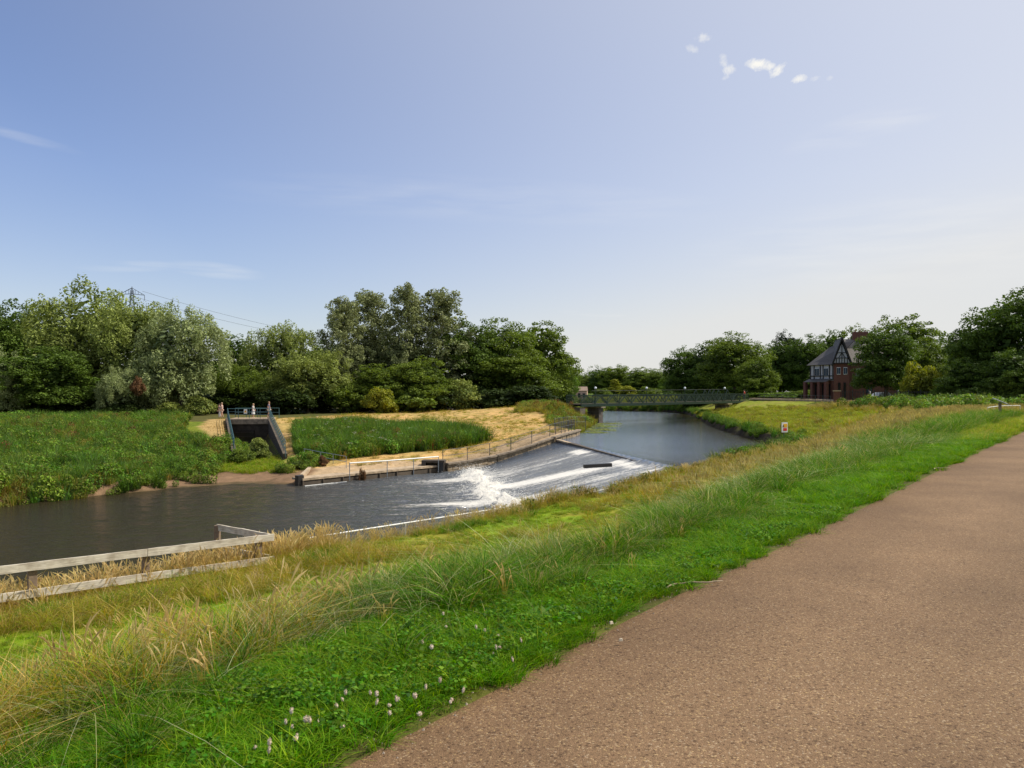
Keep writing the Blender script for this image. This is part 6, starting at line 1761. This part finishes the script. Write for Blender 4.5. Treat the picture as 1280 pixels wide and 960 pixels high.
# ---- people
def person(x, y, z, rz, label, hgt=1.72, shirt=(.7, .7, .68), legs=(.1, .1, .12), hair=(.08, .05, .03), stride=.18, skirt=False, arm=0.0, dress=False, shorts=False, lean=0.0):
    root = empty('person', (x, y, z), rz, label, 'person', 'people out walking')
    s = hgt / 1.72

    def skin(name, verts, edges, rad, mat, lv=2):
        me = bpy.data.meshes.new(name); me.from_pydata([tuple(Vector(v) * s) for v in verts], edges, []); me.update()
        o = bpy.data.objects.new(name, me); COL.objects.link(o); o.parent = root
        me.materials.append(mat)
        md = o.modifiers.new('skin', 'SKIN'); md.use_smooth_shade = True
        for i, sv_ in enumerate(me.skin_vertices[0].data if me.skin_vertices else []):
            r_ = rad[i]; sv_.radius = (r_[0] * s, r_[1] * s) if isinstance(r_, tuple) else (r_ * s, r_ * s); sv_.use_root = (i == 0)
        o.modifiers.new('sub', 'SUBSURF').levels = 1; o.modifiers['sub'].render_levels = lv
        return o

    def cloth(c, nm): return simple_mat(nm, c, .9, .12, 12, .05)
    st = stride
    V = [(0, lean * .2, .93), (0, lean * .5, 1.12), (0, lean, 1.34), (0, lean + .01, 1.46), (0, lean + .03, 1.54), (0, lean + .035, 1.64), (0, lean + .01, 1.70), (0, lean + .125, 1.60),
         (.10, 0, .88), (.11, st * .55, .50), (.11, st * .5 + .0, .10), (.11, st * .5 + .16, .04),
         (-.10, 0, .88), (-.11, -st * .25, .50), (-.11, -st * 1.0, .12), (-.11, -st * .9 + .13, .04),
         (.18, lean, 1.40), (.25, lean - st * .3, 1.14), (.26, lean - st * .2 + .10, .90), (-.18, lean, 1.40), (-.25, lean + st * .3, 1.14 + arm * .1), (-.24 + arm * .1, lean + st * .4 + .12 + arm * .18, .92 + arm * .42)]
    E = [(0, 1), (1, 2), (2, 3), (3, 4), (4, 5), (5, 6), (4, 7), (0, 8), (8, 9), (9, 10), (10, 11), (0, 12), (12, 13), (13, 14), (14, 15), (2, 16), (16, 17), (17, 18), (2, 19), (19, 20), (20, 21)]
    R = [(.15, .10), (.13, .09), (.16, .10), .055, .08, .095, .06, .018, .085, .058, .04, .03, .085, .058, .04, .03, .05, .04, .028, .05, .04, .028]
    for hi, sd in ((18, 1), (21, -1)):
        hv = Vector(V[hi]); pv = hv + Vector((0, .02, -.06)); V.append(tuple(pv)); E.append((hi, len(V) - 1)); R.append((.032, .018)); pi_ = len(V) - 1
        for k_, (dy, L_) in enumerate(((-.028, .065), (-.01, .08), (.01, .078), (.028, .065))):
            V.append(tuple(pv + Vector((-sd * .01, dy + .01, -L_)))); E.append((pi_, len(V) - 1)); R.append(.009)
        V.append(tuple(pv + Vector((-sd * .012, .055, -.03)))); E.append((pi_, len(V) - 1)); R.append(.010)
    skin('body', V, E, R, M['skin'])
    skin('shirt', [V[0], V[1], V[2], (0, lean, 1.42), V[16], ((V[16][0] + V[17][0]) / 2, (V[16][1] + V[17][1]) / 2, 1.26), V[19], ((V[19][0] + V[20][0]) / 2, (V[19][1] + V[20][1]) / 2, 1.26)], [(0, 1), (1, 2), (2, 3), (2, 4), (4, 5), (2, 6), (6, 7)], [(.175, .13), (.15, .115), (.18, .12), .075, .075, .068, .075, .068], cloth(shirt, 'cloth'))
    if skirt or dress:
        mb = MB(); n_ = 16; zb = .45 if dress else .52; ring = []
        for z_, rx in ((1.0, .165), (.8, .21), (zb, .27)):
            ring.append([(cos(2 * pi * i / n_) * rx * s, (sin(2 * pi * i / n_) * rx * .8 + .0) * s, z_ * s) for i in range(n_)])
        vs = sum(ring, []); fs = [(r0 * n_ + i, r0 * n_ + (i + 1) % n_, (r0 + 1) * n_ + (i + 1) % n_, (r0 + 1) * n_ + i) for r0 in range(2) for i in range(n_)]
        mb.add(vs, fs); mb.build('skirt', cloth(shirt if dress else legs, 'cloth'), root)
    else:
        kz = 1 if shorts else 2
        if shorts: vv = [V[0], V[8], (.108, st * .45, .56), V[12], (-.108, -st * .2, .56)]; ee = [(0, 1), (1, 2), (0, 3), (3, 4)]; rr_ = [(.17, .125), .105, .09, .105, .09]
        else: vv = [V[0], V[8], V[9], V[10], V[12], V[13], V[14]]; ee = [(0, 1), (1, 2), (2, 3), (0, 4), (4, 5), (5, 6)]; rr_ = [(.17, .125), .10, .075, .055, .10, .075, .055]
        skin('trousers', vv, ee, rr_, cloth(legs, 'cloth'))
    mb = MB(); mb.ball((0, (lean + .015) * s, 1.665 * s), .108 * s, 10, 8, .95); mb.build('hair', cloth(hair, 'hair'), root)
    return root


def stand(px, d_, rz, label, zf=None, **k):
    x = (px - 640) / F * d_; return person(x, d_, h1(x, d_) if zf is None else zf, rz, label, **k)


stand(277.5, 88, radians(100), 'person in a pale pinkish top walking up to the left end of the sluice bridge', zf=3.15, shirt=(.62, .45, .38), legs=(.55, .38, .30), shorts=True, arm=1.0, hair=(.35, .24, .14))
stand(274.5, 88.8, radians(100), 'person in dark clothes close behind the one in the pinkish top', zf=3.1, shirt=(.10, .10, .13), legs=(.45, .42, .40), hgt=1.6, hair=(.1, .07, .05))
stand(316.5, 87.2, radians(-90), 'person in a light grey dress in the middle of the sluice bridge', zf=3.17, shirt=(.52, .52, .50), dress=True, hair=(.40, .26, .14), hgt=1.6)
stand(336, 88.2, radians(-85), 'person in a dark top and light shorts at the right end of the sluice bridge', zf=3.17, shirt=(.12, .12, .18), legs=(.55, .52, .46), shorts=True, hair=(.3, .18, .1), hgt=1.8)
stand(565, 120, radians(80), 'person in a white top and pale trousers alone on the dry bank', shirt=(.74, .73, .70), legs=(.5, .44, .38), hair=(.70, .68, .62), lean=.12, hgt=1.72)
stand(665.5, 148, radians(0), 'person in dark blue, left of the three distant walkers', zf=4.4, shirt=(.12, .15, .22), legs=(.08, .09, .12))
stand(670.5, 147, radians(180), 'person in cream with blond hair, middle of the three distant walkers', zf=4.4, shirt=(.62, .56, .46), legs=(.55, .48, .40), hair=(.5, .36, .2))
stand(675.3, 149, radians(0), 'person in a white top and dark trousers, right of the three distant walkers', zf=4.4, shirt=(.72, .72, .74), legs=(.06, .06, .08))
stand(930.5, 128.6, radians(60), 'person in a red top at the right end of the footbridge', zf=4.72, shirt=(.60, .04, .03), legs=(.06, .06, .08))
stand(1087, 112, radians(40), 'person in a white top behind the iron railings by the house', zf=4.8, shirt=(.6, .64, .7), legs=(.05, .05, .07))


# ---- pale car parked in front of the house
def car():
    p = at(1103, 492, 114)
    root = empty('parked_car', (p.x, p.y, 4.62), radians(20), 'pale silver car parked behind the iron railings', 'car')
    prof_ = [(-2.1, .35), (-2.12, .75), (-1.95, .92), (-1.45, 1.0), (-.95, 1.40), (.55, 1.44), (1.15, 1.02), (1.95, .86), (2.1, .62), (2.1, .35)]
    n_ = len(prof_); vs = [(x, -.82 if z < 1.05 else -.66, z) for x, z in prof_] + [(x, .82 if z < 1.05 else .66, z) for x, z in prof_]
    fs = [tuple(range(n_)), tuple(reversed(range(n_, 2 * n_)))] + [(i, i + n_, (i + 1) % n_ + n_, (i + 1) % n_) for i in range(n_)]
    MB().add(vs, fs).build('body', M['car_paint'], root, bevel=.05)
    for s2 in (-1, 1):
        MB().add([(-1.25, s2 * .80, 1.03), (-.85, s2 * .69, 1.34), (.45, s2 * .69, 1.36), (.95, s2 * .80, 1.03)], [(0, 1, 2, 3) if s2 > 0 else (3, 2, 1, 0)]).build('side_window', M['glass'], root)
        MB().box((2.08, s2 * .6, .68), (.08, .32, .14)).build('headlight', M['lamp_glass'], root)
        for x in (-1.3, 1.3):
            w = MB().tube((x, s2 * .70, .32), (x, s2 * .86, .32), .32, n=16).build('wheel', M['black'], root)
            MB().tube((x, s2 * .85, .32), (x, s2 * .875, .32), .19, n=12).build('rim', M['steel'], w)
    MB().box((.95, 0, 1.2), (.06, 1.2, .42), M=Matrix.Rotation(radians(-52), 3, 'Y')).build('windscreen', M['glass'], root)


M['car_paint'] = simple_mat('silver car paint', (.45, .48, .50), .3, .05, 2, 0)
car()

M['straw_litter'] = simple_mat('bleached litter', (.50, .42, .30), .9, .3, 30, 0)
# ---- dry stems and small stones lying on the path edge
for i, (px, py, L_, rz, lb) in enumerate([(866, 736, .55, .5, 'long curled straw stem lying on the path edge, nearest bend'), (1176, 588, .6, .7, 'pale straw stem lying on the path near the right edge'), (776, 808, .03, .2, 'white scrap on the path edge beside the clover'), (764, 786, .035, .6, 'pale leaf scrap at the grass edge')]):
    dy = (py - HOR) / F; t = 1.6 / dy; x = (px - 640) / F * t; z = 4.535
    mb = MB(); n_ = 8; w = .004 + .0005 * t
    if L_ > .2:
        for k_ in range(n_):
            f0_, f1_ = k_ / n_, (k_ + 1) / n_
            g = lambda f: Vector(((f - .5) * L_, .10 * L_ * sin(f * 5), w + .008 * sin(f * 9) ** 2))
            mb.bar(g(f0_), g(f1_), w * 1.4, w)
        nm, mt, ct = 'straw_stem', M['straw'] if 'straw' in M else M['sand_concrete'], 'straw stem'
    else:
        mb.add([(-L_ / 2, -L_ / 4, 0), (L_ / 3, -L_ / 3, 0), (L_ / 2, L_ / 5, .006), (-L_ / 3, L_ / 3, .004), (-L_ / 3, -L_ / 6, .012), (L_ / 4, -L_ / 5, .014), (L_ / 3, L_ / 8, .016), (-L_ / 4, L_ / 5, .013)], [(4, 5, 6, 7), (0, 1, 5, 4), (1, 2, 6, 5), (2, 3, 7, 6), (3, 0, 4, 7), (3, 2, 1, 0)])
        nm, mt, ct = 'scrap', M['straw_litter'], 'scrap'
    o = mb.build(nm, mt); o.location = (x, t, z); o.rotation_euler = (0, 0, rz); tag(o, lb, ct)

# ---- loose grit and crumbled edge stones along the path, too many to count
gv, gf = [], []
rg = np.random.default_rng(5)
for i in range(2600):
    k_ = rg.integers(0, len(svals) - 1)
    if not (stn_cam - 4 < svals[k_] < stn_cam + 16): continue
    o_ = abs(rg.normal(0, .16)) if rg.uniform() < .75 else rg.uniform(0, 3.5)
    x = cx[k_] - nxp[k_] * (o_ - .02 + max(0, -rag[k_])); y = cy[k_] - nyp[k_] * (o_ - .02 + max(0, -rag[k_]))
    s0 = rg.uniform(.0025, .0075) * (1.3 if o_ < .3 else .8); z = 4.5 + min(.02, o_ * .02)
    a0 = rg.uniform(0, 6); b0 = len(gv)
    for j in range(5): gv.append((x + cos(a0 + j * 1.256) * s0 * rg.uniform(.7, 1.3), y + sin(a0 + j * 1.256) * s0 * rg.uniform(.7, 1.3), z - .003))
    gv.append((x, y, z + s0 * .9))
    for j in range(5): gf.append((b0 + j, b0 + (j + 1) % 5, b0 + 5))
me = bpy.data.meshes.new('grit'); me.from_pydata(gv, [], gf); me.materials.append(simple_mat('grit stone', (.34, .27, .20), .9, .5, 30, 0))
tag(link('grit', me), kind='stuff')
put('dead_thatch', 'straw', sample(-9, 9, 1.0, 14, 26, lambda x, y, u: band(UE(x, y, u), -.10, .0, .10, .24)), .16, .34, zs=.55)

# ---- spray thrown up where the apron meets the river
sv_, sf_ = [], []
rg = np.random.default_rng(9)
for i in range(5200):
    t0 = rg.uniform(3.2, 23.5); s0_ = 7.6 + 1.2 * t0 / 24 + (float(fbm(np.array([t0 * .45]), np.array([0.0]), 4)[0]) - .5) * 2.2 + rg.normal(.5, .75)
    x, y = CREST + CN * s0_ + CDIR * t0; z = .12 + abs(rg.normal(0, .22)) * (1.5 if rg.uniform() < .15 else 1); r0 = rg.uniform(.008, .026)
    b0 = len(sv_)
    for d_ in ((1, 0, -.5), (-.6, .9, -.5), (-.6, -.9, -.5), (0, 0, 1)): sv_.append((x + d_[0] * r0 * rg.uniform(.6, 1.6), y + d_[1] * r0, z + d_[2] * r0))
    sf_ += [(b0, b0 + 2, b0 + 1), (b0, b0 + 1, b0 + 3), (b0 + 1, b0 + 2, b0 + 3), (b0 + 2, b0, b0 + 3)]
me = bpy.data.meshes.new('spray'); me.from_pydata(sv_, [], sf_); me.materials.append(simple_mat('spray drops', (.80, .78, .72), .4, .05, 3, 0))
tag(link('spray', me), kind='stuff')
